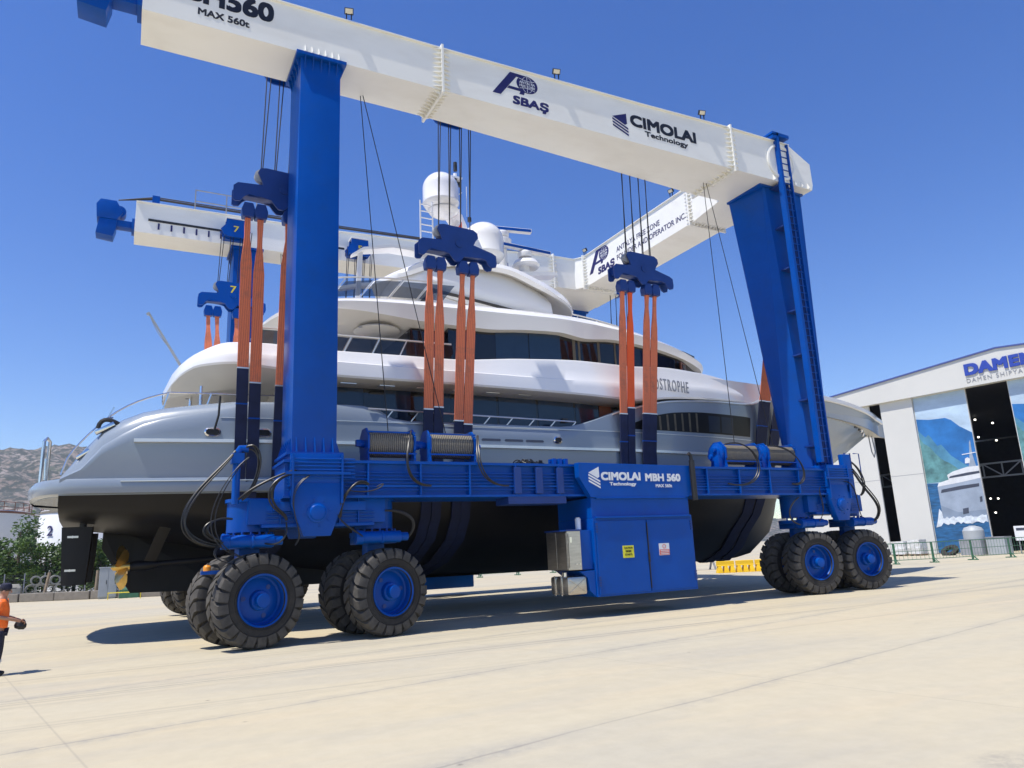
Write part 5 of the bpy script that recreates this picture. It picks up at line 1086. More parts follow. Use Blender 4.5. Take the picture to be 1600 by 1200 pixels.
    for k, (a, d) in enumerate(SP):
        near = sling_path(c + a, c + d, z - 0.38, 20.3); farp = [(x, 2 * YC - y, zz_) for x, y, zz_ in sling_path(c + a, c + d, 12.5 + dz * 0.2 - 0.38, 20.3)]
        new = nm == 'third' and k == 1
        lab = 'bright new orange lifting sling beside a worn one before the cross girder' if new else 'worn orange sling, %s of four from the block %s' % (('sternmost', 'second', 'third', 'forwardmost')[k], {'aftmost': 'behind the blue stern leg', 'second': 'before the radar dome', 'third': 'before the cross girder', 'forward': 'behind the corner leg'}[nm])
        sl = thing('lifting_sling', (c + d, YC, 1.0), lab, 'sling', 'slings carrying the yacht')
        for side, pts in (('n', near), ('f', farp)):
            ze = ends[k]; i = 0
            # split the path where the sleeve begins
            top_, low_ = [], []
            for p, q in zip(pts, pts[1:]):
                if p[2] > ze >= q[2]:
                    t = (p[2] - ze) / (p[2] - q[2]); s_ = tuple(p[j] + (q[j] - p[j]) * t for j in range(3)); top_ += [p, s_]; low_ += [s_]
                elif p[2] > ze: top_.append(p)
                else: low_.append(p)
            low_.append(pts[-1])
            dense = []
            for p, q in zip(top_, top_[1:]):
                for j in range(3): dense.append(tuple(p[n] + (q[n] - p[n]) * j / 3 for n in range(3)))
            dense.append(top_[-1])
            L = dense[0][2] - dense[-1][2]; wd = []
            for p in dense:
                dd = dense[0][2] - p[2]; wd.append(0.14 + 0.03 * math.sin(dd * 5 + k) * max(0, 1 - dd) + 0.165 * min(1, max(0, (dd - 0.55 - 0.25 * (k % 2)) / 0.75)))
            strap_mb(dense, wd, 0.04).build('webbing', 'webbing_new' if new and side == 'n' else 'webbing_worn', sl, smooth=0)
            strap_mb(low_, [0.315] * len(low_), 0.06).build('sleeve', 'navy_sleeve', sl, smooth=40)
            if side == 'n':
                for zc_, mm_ in ((ze, 'silver_trim'), (ze - 1.0, 'blue_paint')):
                    for p, q in zip(pts, pts[1:]):
                        if p[2] > zc_ >= q[2]:
                            t = (p[2] - zc_) / (p[2] - q[2]); s_ = [p[j] + (q[j] - p[j]) * t for j in range(3)]
                            m = MB(); m.box(s_[0] - 0.162, s_[0] + 0.162, s_[1] - 0.045, s_[1] + 0.045, s_[2] - 0.02, s_[2] + 0.02); m.build('end_stitching', mm_, sl, smooth=0)

# ------------------------------------------------------------------ the shipyard hall on the right
HO = Vector((64.615, 34.262, 0)); HU = Vector((0.15766, -0.98749, 0)); HN = Vector((-0.98749, -0.15766, 0)); HV = Vector((0, 0, 1))
HG = thing('shipyard_hall', tuple(HO), 'cream shipyard hall with blue roof edge and tall sliding doors', 'hall')
def H(u, v, d=0.0): return HO + HU * u + HV * v + HN * d
def hbox(m, u0, u1, v0, v1, d0, d1): return m.add([H(u, v, d) for d in (d0, d1) for v in (v0, v1) for u in (u0, u1)], [(0, 2, 3, 1), (4, 5, 7, 6), (0, 1, 5, 4), (2, 6, 7, 3), (0, 4, 6, 2), (1, 3, 7, 5)])
def hpoly(m, poly, d0, d1):
    n = len(poly); return m.add([H(u, v, d) for d in (d0, d1) for u, v in poly], [tuple(range(n)), tuple(range(2 * n - 1, n - 1, -1))] + [(i, (i + 1) % n, n + (i + 1) % n, n + i) for i in range(n)])
UL, UR, UA = -19.0, 21.0, 1.0
roofz = lambda u: 16.82 - 0.087 * abs(u - UA)
m = MB(); hpoly(m, [(UL, 14.05), (UR, 14.05), (UR, roofz(UR)), (UA, roofz(UA)), (UL, roofz(UL))], -0.3, 0.5)
hbox(m, UL, UL + 0.3, 0, 14.05, -45, 0.4); hbox(m, UR - 0.3, UR, 0, 14.05, -45, 0.4); hbox(m, UL, UR, 0, 16.8, -45.3, -45); m.build('wall', 'panel', HG, smooth=0)
m = MB(); 
for s0, s1 in ((UL - 0.4, UA), (UA, UR + 0.4)): hpoly(m, [(s0, roofz(s0) + 0.01), (s1, roofz(s1) + 0.01), (s1, roofz(s1) + 0.13), (s0, roofz(s0) + 0.13)], -45.4, 0.62)
m.build('roof', 'panel_trim', HG, smooth=0)
def hpanel(u0, u1, d, mm='panel', name='sliding_door'):
    m = MB(); hbox(m, u0, u1, 0.05, 14.05, d - 0.18, d); return m.build(name, mm, HG, smooth=0)
hpanel(UL + 0.3, -10.62, 0.12); hpanel(-9.56, -6.62, 0.12)
d2 = hpanel(-6.62, -2.12, -0.10); d3 = hpanel(1.15, 6.5, -0.10); hpanel(6.5, UR - 0.3, 0.12)
# faint horizontal seams of the cladding
m = MB()
for v in (7.1,): hbox(m, -9.56, -6.62, v, v + 0.03, 0.12, 0.13); hbox(m, UL, -10.62, v - 0.2, v - 0.17, 0.12, 0.13)
m.build('cladding_seam', 'sign_grey', HG, smooth=0)
# printed sea view on the middle doors
def mural(parent, u0, u1, seed):
    D = -0.10; rr = random.Random(seed); w = u1 - u0
    def lay(poly, k, mm, nm):
        m = MB(); hpoly(m, [(u0 + max(0, min(1, a)) * w, b) for a, b in poly], D + 0.001, D + 0.004 + 0.003 * k); m.build(nm, mm, parent, smooth=0)
    lay([(0.01, 0.1), (0.99, 0.1), (0.99, 14.0), (0.01, 14.0)], 0, 'mural_sky', 'printed_sky')
    ridge = [(0.01, 12.05), (0.249, 11.84), (0.44, 11.8), (0.556, 11.79), (0.658, 11.52), (0.782, 10.89), (0.991, 10.17)]
    lay([(0.01, 6.2)] + ridge + [(0.99, 6.2)], 1, 'mural_blue', 'printed_mountain')
    lay([(0.01, 6.2), (0.01, 11.0), (0.13, 10.3), (0.2, 10.5), (0.33, 9.4), (0.4, 9.5), (0.55, 8.4), (0.75, 7.6), (0.97, 6.8), (0.97, 6.2)], 2, 'mural_haze', 'printed_slope')
    lay([(0.01, 6.2), (0.013, 10.4), (0.08, 9.75), (0.133, 9.6), (0.2, 9.3), (0.26, 8.8), (0.349, 8.28), (0.42, 8.0), (0.482, 7.84), (0.611, 7.33), (0.667, 6.86), (0.72, 6.2)], 3, 'mural_green', 'printed_slope')
    lay([(0.01, 0.1), (0.99, 0.1), (0.99, 6.28), (0.3, 6.12), (0.01, 6.18)], 4, 'mural_water', 'printed_sea')
    if seed == 1:
        lay([(0.2, 5.83), (0.2, 5.12), (0.198, 3.7), (0.213, 3.0), (0.527, 2.95), (0.99, 3.1), (0.99, 6.26), (0.598, 6.01)], 5, 'mural_hull', 'printed_ship')
        lay([(0.2, 4.2), (0.198, 3.7), (0.213, 3.0), (0.527, 2.95), (0.99, 3.1), (0.99, 3.6), (0.5, 3.5)], 6, 'mural_shade', 'printed_ship')
        lay([(0.2, 5.83), (0.231, 6.14), (0.427, 6.36), (0.99, 6.72), (0.99, 6.26), (0.598, 6.01)], 7, 'mural_white', 'printed_ship')
        lay([(0.244, 5.25), (0.264, 5.54), (0.624, 5.74), (0.949, 5.82), (0.942, 5.55), (0.609, 5.42)], 7, 'mural_dark', 'printed_windows')
        lay([(0.413, 6.77), (0.527, 7.02), (0.791, 7.29), (0.99, 7.29), (0.99, 6.72), (0.427, 6.36)], 8, 'mural_white', 'printed_ship')
        lay([(0.429, 6.46), (0.467, 6.64), (0.773, 6.81), (0.99, 6.86), (0.99, 6.66), (0.727, 6.55)], 9, 'mural_dark', 'printed_windows')
        lay([(0.824, 7.29), (0.876, 8.33), (0.907, 9.37), (0.930, 9.55), (0.925, 8.3), (0.953, 7.29)], 9, 'mural_hull', 'printed_mast')
        lay([(0.744, 8.42), (0.742, 8.35), (0.99, 8.42), (0.99, 8.49)], 10, 'mural_white', 'printed_mast')
        lay([(0.771, 7.6), (0.784, 8.0), (0.831, 8.1), (0.869, 7.95), (0.856, 7.6)], 11, 'mural_white', 'printed_dome')
        lay([(0.916, 4.67), (0.96, 4.72), (0.953, 4.28), (0.909, 4.22)], 8, 'mural_dark', 'printed_windows'); lay([(0.587, 3.78), (0.691, 3.85), (0.68, 3.37), (0.576, 3.3)], 8, 'mural_dark', 'printed_windows')
        rr2 = random.Random(9)
        top_ = [(a, 3.0 + 0.22 * rr2.random()) for a in np.linspace(0.16, 0.98, 22)]; bot_ = [(a, 2.45 + 0.25 * rr2.random()) for a in np.linspace(0.98, 0.16, 22)]
        lay(top_ + bot_, 12, 'mural_foam', 'printed_wake'); lay([(0.05, 2.3), (0.1, 2.9), (0.16, 3.9), (0.2, 3.6), (0.21, 2.9), (0.15, 2.4)], 11, 'mural_foam', 'printed_wake')
mural(d2, -6.62, -2.12, 1); mural(d3, 1.15, 6.5, 2)
# lettering on the gable
m = MB(); text_mb(m, 'DAMEN', H(-1.62, 15.0, 0.5), HU, HV, 5.35, 1.02, 0.085, 0.10, space=1.05); m.build('gable_sign', 'sign_blue', HG, smooth=0)
m = MB(); text_mb(m, 'DAMEN SHIPYARDS', H(-1.6, 14.38, 0.5), HU, HV, 5.35, 0.36, 0.005, 0.03, space=1.3); m.build('gable_lettering', 'sign_grey', HG, smooth=0)
# inside: back of the hall, crane truss, lamps, scaffold
m = MB(); hbox(m, -0.02 + UL + 0.3, UR - 0.3, 0, 14.0, -44.9, -44.6); m.build('back_wall', 'unlit_interior', HG, smooth=0)
m = MB()
for s in (UL + 0.32, UR - 0.34): hbox(m, s, s + 0.02, 0, 14.0, -44.5, -0.4)
hbox(m, UL + 0.4, UR - 0.4, 14.2, 14.3, -44.5, -0.4); m.build('shade_lining', 'unlit_interior', HG, smooth=0)  # near-black sheets inside the walls put the hall's shade into colour
def hbar(m, a, c, w): return m.bar(a, c, w)
m = MB(); dd = -5.0; n = 22
for v in (6.55, 7.75): hbar(m, H(-16, v, dd), H(18, v, dd), 0.14)
for k in range(n):
    u0, u1 = -16 + 34 * k / n, -16 + 34 * (k + 1) / n; hbar(m, H(u0, 6.55, dd), H(u0, 7.75, dd), 0.09); hbar(m, H(u0, 6.55 if k % 2 else 7.75, dd), H(u1, 7.75 if k % 2 else 6.55, dd), 0.09)
m.build('crane_truss', 'cabinet_grey', HG, smooth=0)
for u, v, d in ((-9.05, 13.8, -20), (-7.4, 13.16, -20), (-11.23, 12.5, -26), (-9.44, 11.87, -26), (-12.64, 5.46, -30), (-11.83, 5.4, -30), (-12.38, 3.77, -30)):
    m = MB(); m.lathe([(0.10, 0), (0.10, 0.14), (0.04, 0.17)], H(u, v, d), (0, 0, 1), 12); m.build('ceiling_lamp', 'lamp_lit', HG)
SCF = thing('scaffold_tower', tuple(H(2.0, 0, -3)), 'yellow scaffold tower standing inside the hall door', 'scaffold')
m = MB()
for u in (0.75, 2.2):
    for d in (-2.4, -3.6): hbar(m, H(u, 0, d), H(u, 5.6, d), 0.09)
for v in np.arange(0.4, 5.7, 0.85):
    for d in (-2.4, -3.6): hbar(m, H(0.75, v, d), H(2.2, v, d), 0.07)
m.build('frame', 'yellow_steel', SCF, smooth=0)
m = MB()
for v0 in (0.4, 2.1, 3.8): hbar(m, H(0.75, v0, -2.35), H(2.2, v0 + 1.7, -2.35), 0.16)
m.build('stair', 'yellow_steel', SCF, smooth=0)
BO = thing('boat_on_stand', tuple(H(0.8, 0, -9)), 'pale boat hull on orange stands deep inside the hall', 'boat')
m = MB(); m.loft([[H(u, v, d) for u, v in ((c - w, 3.3), (c - w * 0.6, 2.5), (c + w * 0.6, 2.5), (c + w, 3.3))] for d, c, w in ((-6.5, 0.9, 0.3), (-8, 0.9, 1.2), (-16, 0.9, 1.5))]); m.build('hull', 'gelcoat', BO)
for u in (-0.2, 0.5):
    m = MB(); hbar(m, H(u - 0.35, 0, -7), H(u, 2.5, -7), 0.16); hbar(m, H(u + 0.35, 0, -7), H(u, 2.5, -7), 0.16); m.build('stand', 'yellow_steel', BO, smooth=0)

# ------------------------------------------------------------------ things along the hall front
def fence_panel(name, a, c, h, label, mm='green_paint', feet=True):
    a, c = Vector(a), Vector(c); t = (c - a).normalized(); s = Vector((-t.y, t.x, 0)); f = thing(name, tuple(a), label, 'fence', 'crowd control fence panels')
    m = MB(); m.bar(a + Vector((0, 0, h)), c + Vector((0, 0, h)), 0.05); m.bar(a + Vector((0, 0, 0.25)), c + Vector((0, 0, 0.25)), 0.04); m.bar(a + Vector((0, 0, h * 0.6)), c + Vector((0, 0, h * 0.6)), 0.03); m.build('rail', mm, f, smooth=0)
    for p in (a + t * 0.04, c - t * 0.04):
        m = MB(); m.bar(p, p + Vector((0, 0, h)), 0.06)
        if feet: m.bar(p - s * 0.35 + Vector((0, 0, 0.03)), p + s * 0.35 + Vector((0, 0, 0.03)), 0.06); m.bar(p - s * 0.3 + Vector((0, 0, 0.05)), p + Vector((0, 0, 0.35)), 0.03)
        m.build('post', mm, f, smooth=0)
    n = max(3, int((c - a).length / 0.28)); m = MB()
    for k in range(1, n): p = a + (c - a) * k / n; m.bar(p + Vector((0, 0, 0.25)), p + Vector((0, 0, h)), 0.014)
    m.build('mesh_infill', mm, f, smooth=0); return f
pts = [(41.2, 33.6), (44.1, 31.2), (46.6, 30.25), (50.1, 29.8), (53.8, 29.4), (57.5, 29.0)]
lb = ['green metal fence panel closest to the right rear tyre', 'green metal fence panel in front of the wrapped pallets', 'green metal fence panel in front of the mural water', 'green metal fence panel in front of the grey tank', 'green metal fence panel at the right edge by the white sign']
for (a, c), l_ in zip(zip(pts, pts[1:]), lb): fence_panel('fence_panel', (*a, 0), (*c, 0), 1.3, l_)
for k in range(5):
    x = 18.0 + 3.5 * k; fence_panel('fence_panel', (x, 53.0 + 0.25 * k, 0), (x + 3.4, 53.2 + 0.25 * k, 0), 1.0, ['green fence panel far under the keel, behind the near rear tyres', 'green fence panel far under the keel, behind the far blue box', 'green fence panel far under the keel, left of the steel locker', 'green fence panel far under the keel, behind the steel locker', 'green fence panel far under the keel, behind the engine cabin'][k])
def barrier(x, y, ang, label):
    f = thing('plastic_barrier', (x, y, 0), label, 'barrier', 'yellow plastic barriers under the bow')
    m = MB(); t = Vector((math.cos(ang), math.sin(ang), 0)); s = Vector((-t.y, t.x, 0)); o = Vector((x, y, 0))
    for u0, u1 in ((-0.5, -0.3), (-0.1, 0.1), (0.3, 0.5)):
        m.loft([[o + t * u + s * d + Vector((0, 0, z)) for u, d in ((u0 - q, -w), (u1 + q, -w), (u1 + q, w), (u0 - q, w))] for z, w, q in ((0, 0.28, 0.06), (0.18, 0.24, 0.03), (0.42, 0.14, 0.0))])
    m.loft([[o + t * u + s * d + Vector((0, 0, z)) for u, d in ((-0.56, -w), (0.56, -w), (0.56, w), (-0.56, w))] for z, w in ((0.42, 0.15), (0.5, 0.11), (0.70, 0.09), (0.73, 0.07))])
    m.build('barrier_shell', 'yellow_plastic', f, smooth=0, bevel=0.02); return f
for k, l_ in enumerate(('yellow plastic barrier under the bow, nearest the engine cabin', 'yellow plastic barrier in the middle of the row under the bow', 'yellow plastic barrier under the bow, half behind the front tyre')): barrier(33.7 + 1.15 * k, 35.6 - 0.5 * k, R(-24), l_)
f = thing('steel_beam', (33, 40, 0), 'long yellow steel beam lying on trestles under the bow', 'beam'); m = MB(); m.obox((34.0, 42.0, 0.95), (5.5, -1.5, 0), (0.05, 0.18, 0), (0, 0, 0.18)); m.build('girder', 'yellow_steel', f, smooth=0)
for k in (-1, 0, 1): m = MB(); m.bar((34 + 3.6 * k, 42 - k - 0.3, 0), (34 + 3.6 * k, 42 - k, 0.8), 0.1); m.bar((34 + 3.6 * k, 42 - k + 0.3, 0), (34 + 3.6 * k, 42 - k, 0.8), 0.1); m.build('trestle', 'steel_grey', f, smooth=0)
def pallet(u, d, h, label, mm='film'):
    o = H(u, 0, d); f = thing('wrapped_pallet', tuple(o), label, 'pallet', 'goods along the hall front')
    m = MB()
    for q in (-0.5, 0, 0.5): m.obox(o + Vector((0, q, 0.06)), (0.5, 0, 0), (0, 0.06, 0), (0, 0, 0.06))
    m.obox(o + Vector((0, 0, 0.135)), (0.52, 0, 0), (0, 0.62, 0), (0, 0, 0.015)); m.build('pallet', 'wood_post', f, smooth=0)
    m = MB(); rr = random.Random(int(u * 10)); secs = []
    for k in range(6):
        z = 0.15 + (h - 0.15) * k / 5; secs.append([o + Vector((a * (0.48 + rr.uniform(-.03, .03)), b * (0.58 + rr.uniform(-.03, .03)), z)) for a, b in ((-1, -1), (0, -1.02), (1, -1), (1.02, 0), (1, 1), (0, 1.02), (-1, 1), (-1.02, 0))])
    m.loft(secs); m.build('wrapped_load', mm, f, smooth=0); return f
pallet(-8.3, 3.0, 1.25, 'film wrapped pallet load at the left of the cream door'); pallet(-7.0, 2.8, 1.35, 'film wrapped pallet load beside the mural door')
tk = thing('water_tank', tuple(H(-1.9, 0, 4)), 'grey round water tank on a square plinth before the dark doorway', 'tank'); o = H(-1.9, 0, 4)
m = MB(); m.lathe([(0.75, 1.25), (0.75, 1.9), (0.6, 2.15), (0.25, 2.25), (0.25, 2.3), (0.0, 2.3)], o, (0, 0, 1), 28); m.build('tank_body', 'cabinet_grey', tk); m = MB(); m.obox(o + Vector((0, 0, 0.62)), (0.75, 0, 0), (0, 0.85, 0), (0, 0, 0.62)); m.build('plinth', 'steel_grey', tk, smooth=0, bevel=0.02)
bx = thing('steel_box', tuple(H(-0.2, 0, 4)), 'light grey steel box standing right of the water tank', 'box'); o = H(-0.2, 0, 4)
m = MB(); m.obox(o + Vector((0, 0, 0.65)), (0.5, 0, 0), (0, 0.7, 0), (0, 0, 0.65)); m.build('box_body', 'cabinet_grey', bx, smooth=0, bevel=0.02); m = MB(); m.obox(o + Vector((0, 0, 1.33)), (0.54, 0, 0), (0, 0.74, 0), (0, 0, 0.03)); m.build('lid', 'steel_grey', bx, smooth=0)
tw = thing('scrap_tyre', tuple(H(-3.9, 0, 4)), 'old black tyre lying against the mural door', 'tyre'); o = H(-3.9, 0.35, 4)
m = MB(); m.lathe([(0.32, -0.12), (0.55, -0.16), (0.68, -0.1), (0.68, 0.1), (0.55, 0.16), (0.32, 0.12), (0.32, -0.12)], o, (-0.6, 0, 0.8), 32, cap=False); m.build('tyre_body', 'rubber', tw)
wb = thing('site_board', tuple(H(2.2, 0, 4)), 'white board on posts by the scaffold at the right edge', 'board'); m = MB(); m.obox(H(2.0, 1.55, 4), HU * 1.0, HN * 0.03, HV * 0.55); m.build('board', 'white_ink', wb, smooth=0)
m = MB(); m.obox(H(1.6, 1.85, 4.035), HU * 0.45, HN * 0.004, HV * 0.10); m.build('board_stripe', 'mural_dark', wb, smooth=0)
m = MB()
for u in (1.2, 2.8): m.bar(H(u, 0, 3.95), H(u, 2.0, 3.95), 0.07)
m.build('post', 'steel_grey', wb, smooth=0)

# ------------------------------------------------------------------ left background: kerb blocks, pipes, cabinet, fence, trees, tanks, hill
A, B_ = Vector((-12.5, 65.5, 0)), Vector((2.6, 56.2, 0)); t = (B_ - A).normalized(); sd = Vector((-t.y, t.x, 0)); L = (B_ - A).length
names = ['concrete kerb block at the far left behind the worker', 'concrete kerb block left of the leaning post', 'concrete kerb block under the stacked pipes', 'concrete kerb block right of the stacked pipes', 'concrete kerb block below the rudder', 'concrete kerb block beside the grey cabinet', 'low concrete kerb block behind the propeller']
n = 7
for k in range(n):
    p = A + t * (L * (k + 0.5) / n); f = None; m = MB()
    hgt = 0.55 if k < 6 else 0.3; m.obox(p + Vector((0, 0, hgt / 2)) + sd * (0.05 if k % 2 else 0), t * (L / n / 2 - 0.04), sd * 0.3, Vector((0, 0, hgt / 2)))
    o = m.build('kerb_block', 'concrete', None, smooth=0, bevel=0.04, origin=p); tag(o, names[k], 'kerb block', 'concrete blocks along the yard edge')
pc = A + t * 7.0 + sd * 1.6
plabs = ['bottom left concrete pipe of the stack by the kerb', 'second concrete pipe in the bottom row', 'third concrete pipe in the bottom row', 'bottom right concrete pipe of the stack', 'top left concrete pipe of the stack', 'top middle concrete pipe of the stack', 'top right concrete pipe of the stack, nearest the rudder']
for k in range(7):
    row = 0 if k < 4 else 1; i = k if k < 4 else k - 4; r0 = 0.34
    c = pc + t * (i * 0.72 + row * 0.36) + Vector((0, 0, r0 + 0.42 + row * 0.6)); ax = Vector((0.1, -1, 0)).normalized()
    m = MB(); m.lathe([(r0, 0), (r0, 1.6), (r0 * 0.68, 1.6), (r0 * 0.68, 0), (r0, 0)], c, -ax, 24, cap=False); o = m.build('concrete_pipe', 'concrete_pipe', None, origin=c); tag(o, plabs[k], 'pipe', 'stacked concrete pipes')
cb = thing('electric_cabinet', (-0.79, 57.9, 0), 'grey electric cabinet with two doors behind the propeller', 'cabinet')
m = MB(); m.box(-1.35, -0.25, 57.6, 58.2, 0.1, 2.0); m.box(-1.4, -0.2, 57.55, 58.25, 2.0, 2.08); m.box(-1.3, -0.3, 57.65, 58.15, 0, 0.1); m.build('housing', 'cabinet_grey', cb, smooth=0, bevel=0.01)
for x in (-1.32, -0.79):
    d = MB(); d.box(x, x + 0.51, 57.57, 57.598, 0.15, 1.95); o = d.build('door', 'cabinet_grey', cb, smooth=0, bevel=0.008); d = MB(); d.box(x + 0.4, x + 0.44, 57.54, 57.57, 0.95, 1.2); d.build('handle', 'black', o, smooth=0)
for x, y, lean, l_ in ((-4.75, 61.5, 0.25, 'leaning timber post left of the stacked pipes'), (-1.55, 59.6, 0.05, 'upright timber post just right of the rudder')):
    m = MB(); m.tube([(x, y, 0), (x + lean, y, 1.9)], [0.11, 0.09], 8); o = m.build('timber_post', 'wood_post', None, origin=(x, y, 0)); tag(o, l_, 'post')
mf = thing('mesh_fence', (-8, 68, 0), 'dark wire mesh fence in front of the trees', 'fence')
m = MB()
for k in range(14): x = -14 + k * 1.3; m.bar((x, 69.0 - 0.62 * (x + 14), 0), (x, 69.0 - 0.62 * (x + 14), 1.9), 0.07)
build_each(m, 'fence_post', 'steel_grey', mf, smooth=0)
m = MB()
for z in np.arange(0.1, 1.9, 0.12): m.bar((-14, 69.0, z), (3, 69.0 - 0.62 * 17, z), 0.018)
for x in np.arange(-14, 3, 0.14): m.bar((x, 69.0 - 0.62 * (x + 14), 0.05), (x, 69.0 - 0.62 * (x + 14), 1.85), 0.016)
m.build('wire_mesh', 'black', mf, smooth=0)
yb2 = thing('yellow_rail', (-0.6, 55.8, 0), 'low yellow guard rail on short posts by the cabinet', 'guard rail'); m = MB(); m.bar((-0.75, 55.6, 0.42), (1.2, 54.6, 0.42), 0.06); m.bar((-0.72, 55.6, 0), (-0.72, 55.6, 0.42), 0.06); m.bar((1.15, 54.6, 0), (1.15, 54.6, 0.42), 0.06); m.build('rail', 'yellow_ink', yb2, smooth=0)
for x, y, w, h, l_, mm in ((-6.9, 62.5, 0.75, 1.2, 'cream electrical box standing behind the worker', 'concrete_pipe'), (0.5, 57.0, 0.6, 0.7, 'green tarpaulin heap behind the propeller', 'green_paint')):
    m = MB(); m.loft([[(x + a * w * q, y + b * 0.4 * q, z) for a, b in ((-1, -1), (1, -1), (1, 1), (-1, 1))] for z, q in ((0.0, 1.0), (h * 0.8, 0.97), (h, 0.75))]); o = m.build('yard_box' if 'box' in l_ else 'tarpaulin_heap', mm, None, smooth=0, bevel=0.03, origin=(x, y, 0)); tag(o, l_, 'box' if 'box' in l_ else 'tarpaulin')

def leaf_mat(name, c0, c1):
    m = bpy.data.materials.new(name); m.use_nodes = True; nd = m.node_tree.nodes; l = m.node_tree.links; b = nd['Principled BSDF']; b.inputs['Roughness'].default_value = 0.55
    g = nd.new('ShaderNodeNewGeometry'); nz = nd.new('ShaderNodeTexNoise'); nz.inputs['Scale'].default_value = 0.9; nz.inputs['Detail'].default_value = 2
    l.new(g.outputs['Position'], nz.inputs['Vector']); ad = nd.new('ShaderNodeMath'); ad.operation = 'ADD'; l.new(nz.outputs['Fac'], ad.inputs[0]); mu = nd.new('ShaderNodeMath'); mu.operation = 'MULTIPLY_ADD'; mu.inputs[1].default_value = 0.7; mu.inputs[2].default_value = -0.35
    l.new(g.outputs['Random Per Island'], mu.inputs[0]); l.new(mu.outputs[0], ad.inputs[1])
    mx = nd.new('ShaderNodeMix'); mx.data_type = 'RGBA'; mx.inputs['A'].default_value = (*c0, 1); mx.inputs['B'].default_value = (*c1, 1); l.new(ad.outputs[0], mx.inputs['Factor']); l.new(mx.outputs['Result'], b.inputs['Base Color'])
    tr_ = nd.new('ShaderNodeBsdfTranslucent'); l.new(mx.outputs['Result'], tr_.inputs['Color']); ms = nd.new('ShaderNodeMixShader'); ms.inputs[0].default_value = 0.25
    l.new(b.outputs[0], ms.inputs[1]); l.new(tr_.outputs[0], ms.inputs[2]); l.new(ms.outputs[0], nd['Material Output'].inputs['Surface']); M[name] = m
leaf_mat('leaf', (0.035, 0.075, 0.012), (0.11, 0.19, 0.035)); leaf_mat('leaf_dark', (0.02, 0.05, 0.012), (0.07, 0.12, 0.03))
def tree(x, y, h, r, seed, label, mm='leaf', group='trees and bushes beyond the yard', low=0.12, lv=3600, ls=0.15, name='bushy_tree'):
    rr = random.Random(seed); f = thing(name, (x, y, 0), label, 'tree', group)
    m = MB(); base = Vector((x, y, 0)); tips = []
    m.tube([base, base + Vector((0.1, 0, h * 0.4)), base + Vector((0.05, 0.1, h * 0.8))], [0.03 * h, 0.022 * h, 0.008 * h], 8)
    nl = 11
    for k in range(nl):
        a = rr.random() * 6.28; z0 = h * rr.uniform(0.15, 0.7); q = Vector((math.cos(a), math.sin(a), 0)) * r * rr.uniform(0.45, 0.95); top_ = base + q + Vector((0, 0, min(h * 0.97, z0 + h * rr.uniform(0.1, 0.35))))
        m.tube([base + Vector((0, 0, z0)), base + q * 0.5 + Vector((0, 0, z0 + h * 0.06)), top_], [0.012 * h, 0.008 * h, 0.003 * h], 6); tips.append(top_); tips.append(base + q * 0.55 + Vector((0, 0, z0 + h * 0.1)))
    tips.append(base + Vector((0, 0, h * 0.85))); m.build('trunk', 'bark', f)
    m = MB(); cl = [(tp, r * rr.uniform(0.22, 0.42)) for tp in tips]
    for k in range(10): cl.append((base + Vector((rr.uniform(-r, r) * 0.8, rr.uniform(-r, r) * 0.8, h * rr.uniform(low, 0.5))), r * rr.uniform(0.25, 0.4)))
    for k in range(lv):
        c, cr = cl[rr.randrange(len(cl))]; d = Vector((rr.gauss(0, 1), rr.gauss(0, 1), rr.gauss(0, 0.8))); d = d.normalized() * cr * (rr.random() ** 0.45) * 1.15
        p = c + d
        if p.z < 0.1: continue
        s = ls * rr.uniform(0.6, 1.4); u = Vector((rr.gauss(0, 1), rr.gauss(0, 1), rr.gauss(0, 0.5))).normalized(); v = u.cross(Vector((rr.gauss(0, 1), rr.gauss(0, 1), rr.gauss(0, 1)))).normalized()
        m.add([p - u * s, p + v * s * 0.45, p + u * s, p - v * s * 0.45], [(0, 1, 2, 3)])
    m.build('crown', mm, f, smooth=0); return f
TREES = [(-9.3, 70, 4.6, 2.6, 'bushy green tree at the far left behind the worker', 'leaf'), (-7.4, 70, 6.4, 2.0, 'tall loose green tree left of the numbered white tank', 'leaf'), (-5.4, 68.5, 4.3, 2.0, 'rounded green bush above the stacked pipes', 'leaf'), (-3.4, 70, 5.0, 1.8, 'dark green tree behind the rudder', 'leaf_dark'), (-1.6, 67, 3.9, 1.7, 'low green bush between rudder and propeller', 'leaf'), (0.6, 67, 3.5, 1.8, 'low dark bush behind the propeller', 'leaf_dark'), (-12.3, 73, 4.6, 2.6, 'dark bush at the left edge of the yard', 'leaf_dark')]
for k, (x, y, h, r, l_, mm) in enumerate(TREES): tree(x, y, h, r, 20 + k, l_, mm)
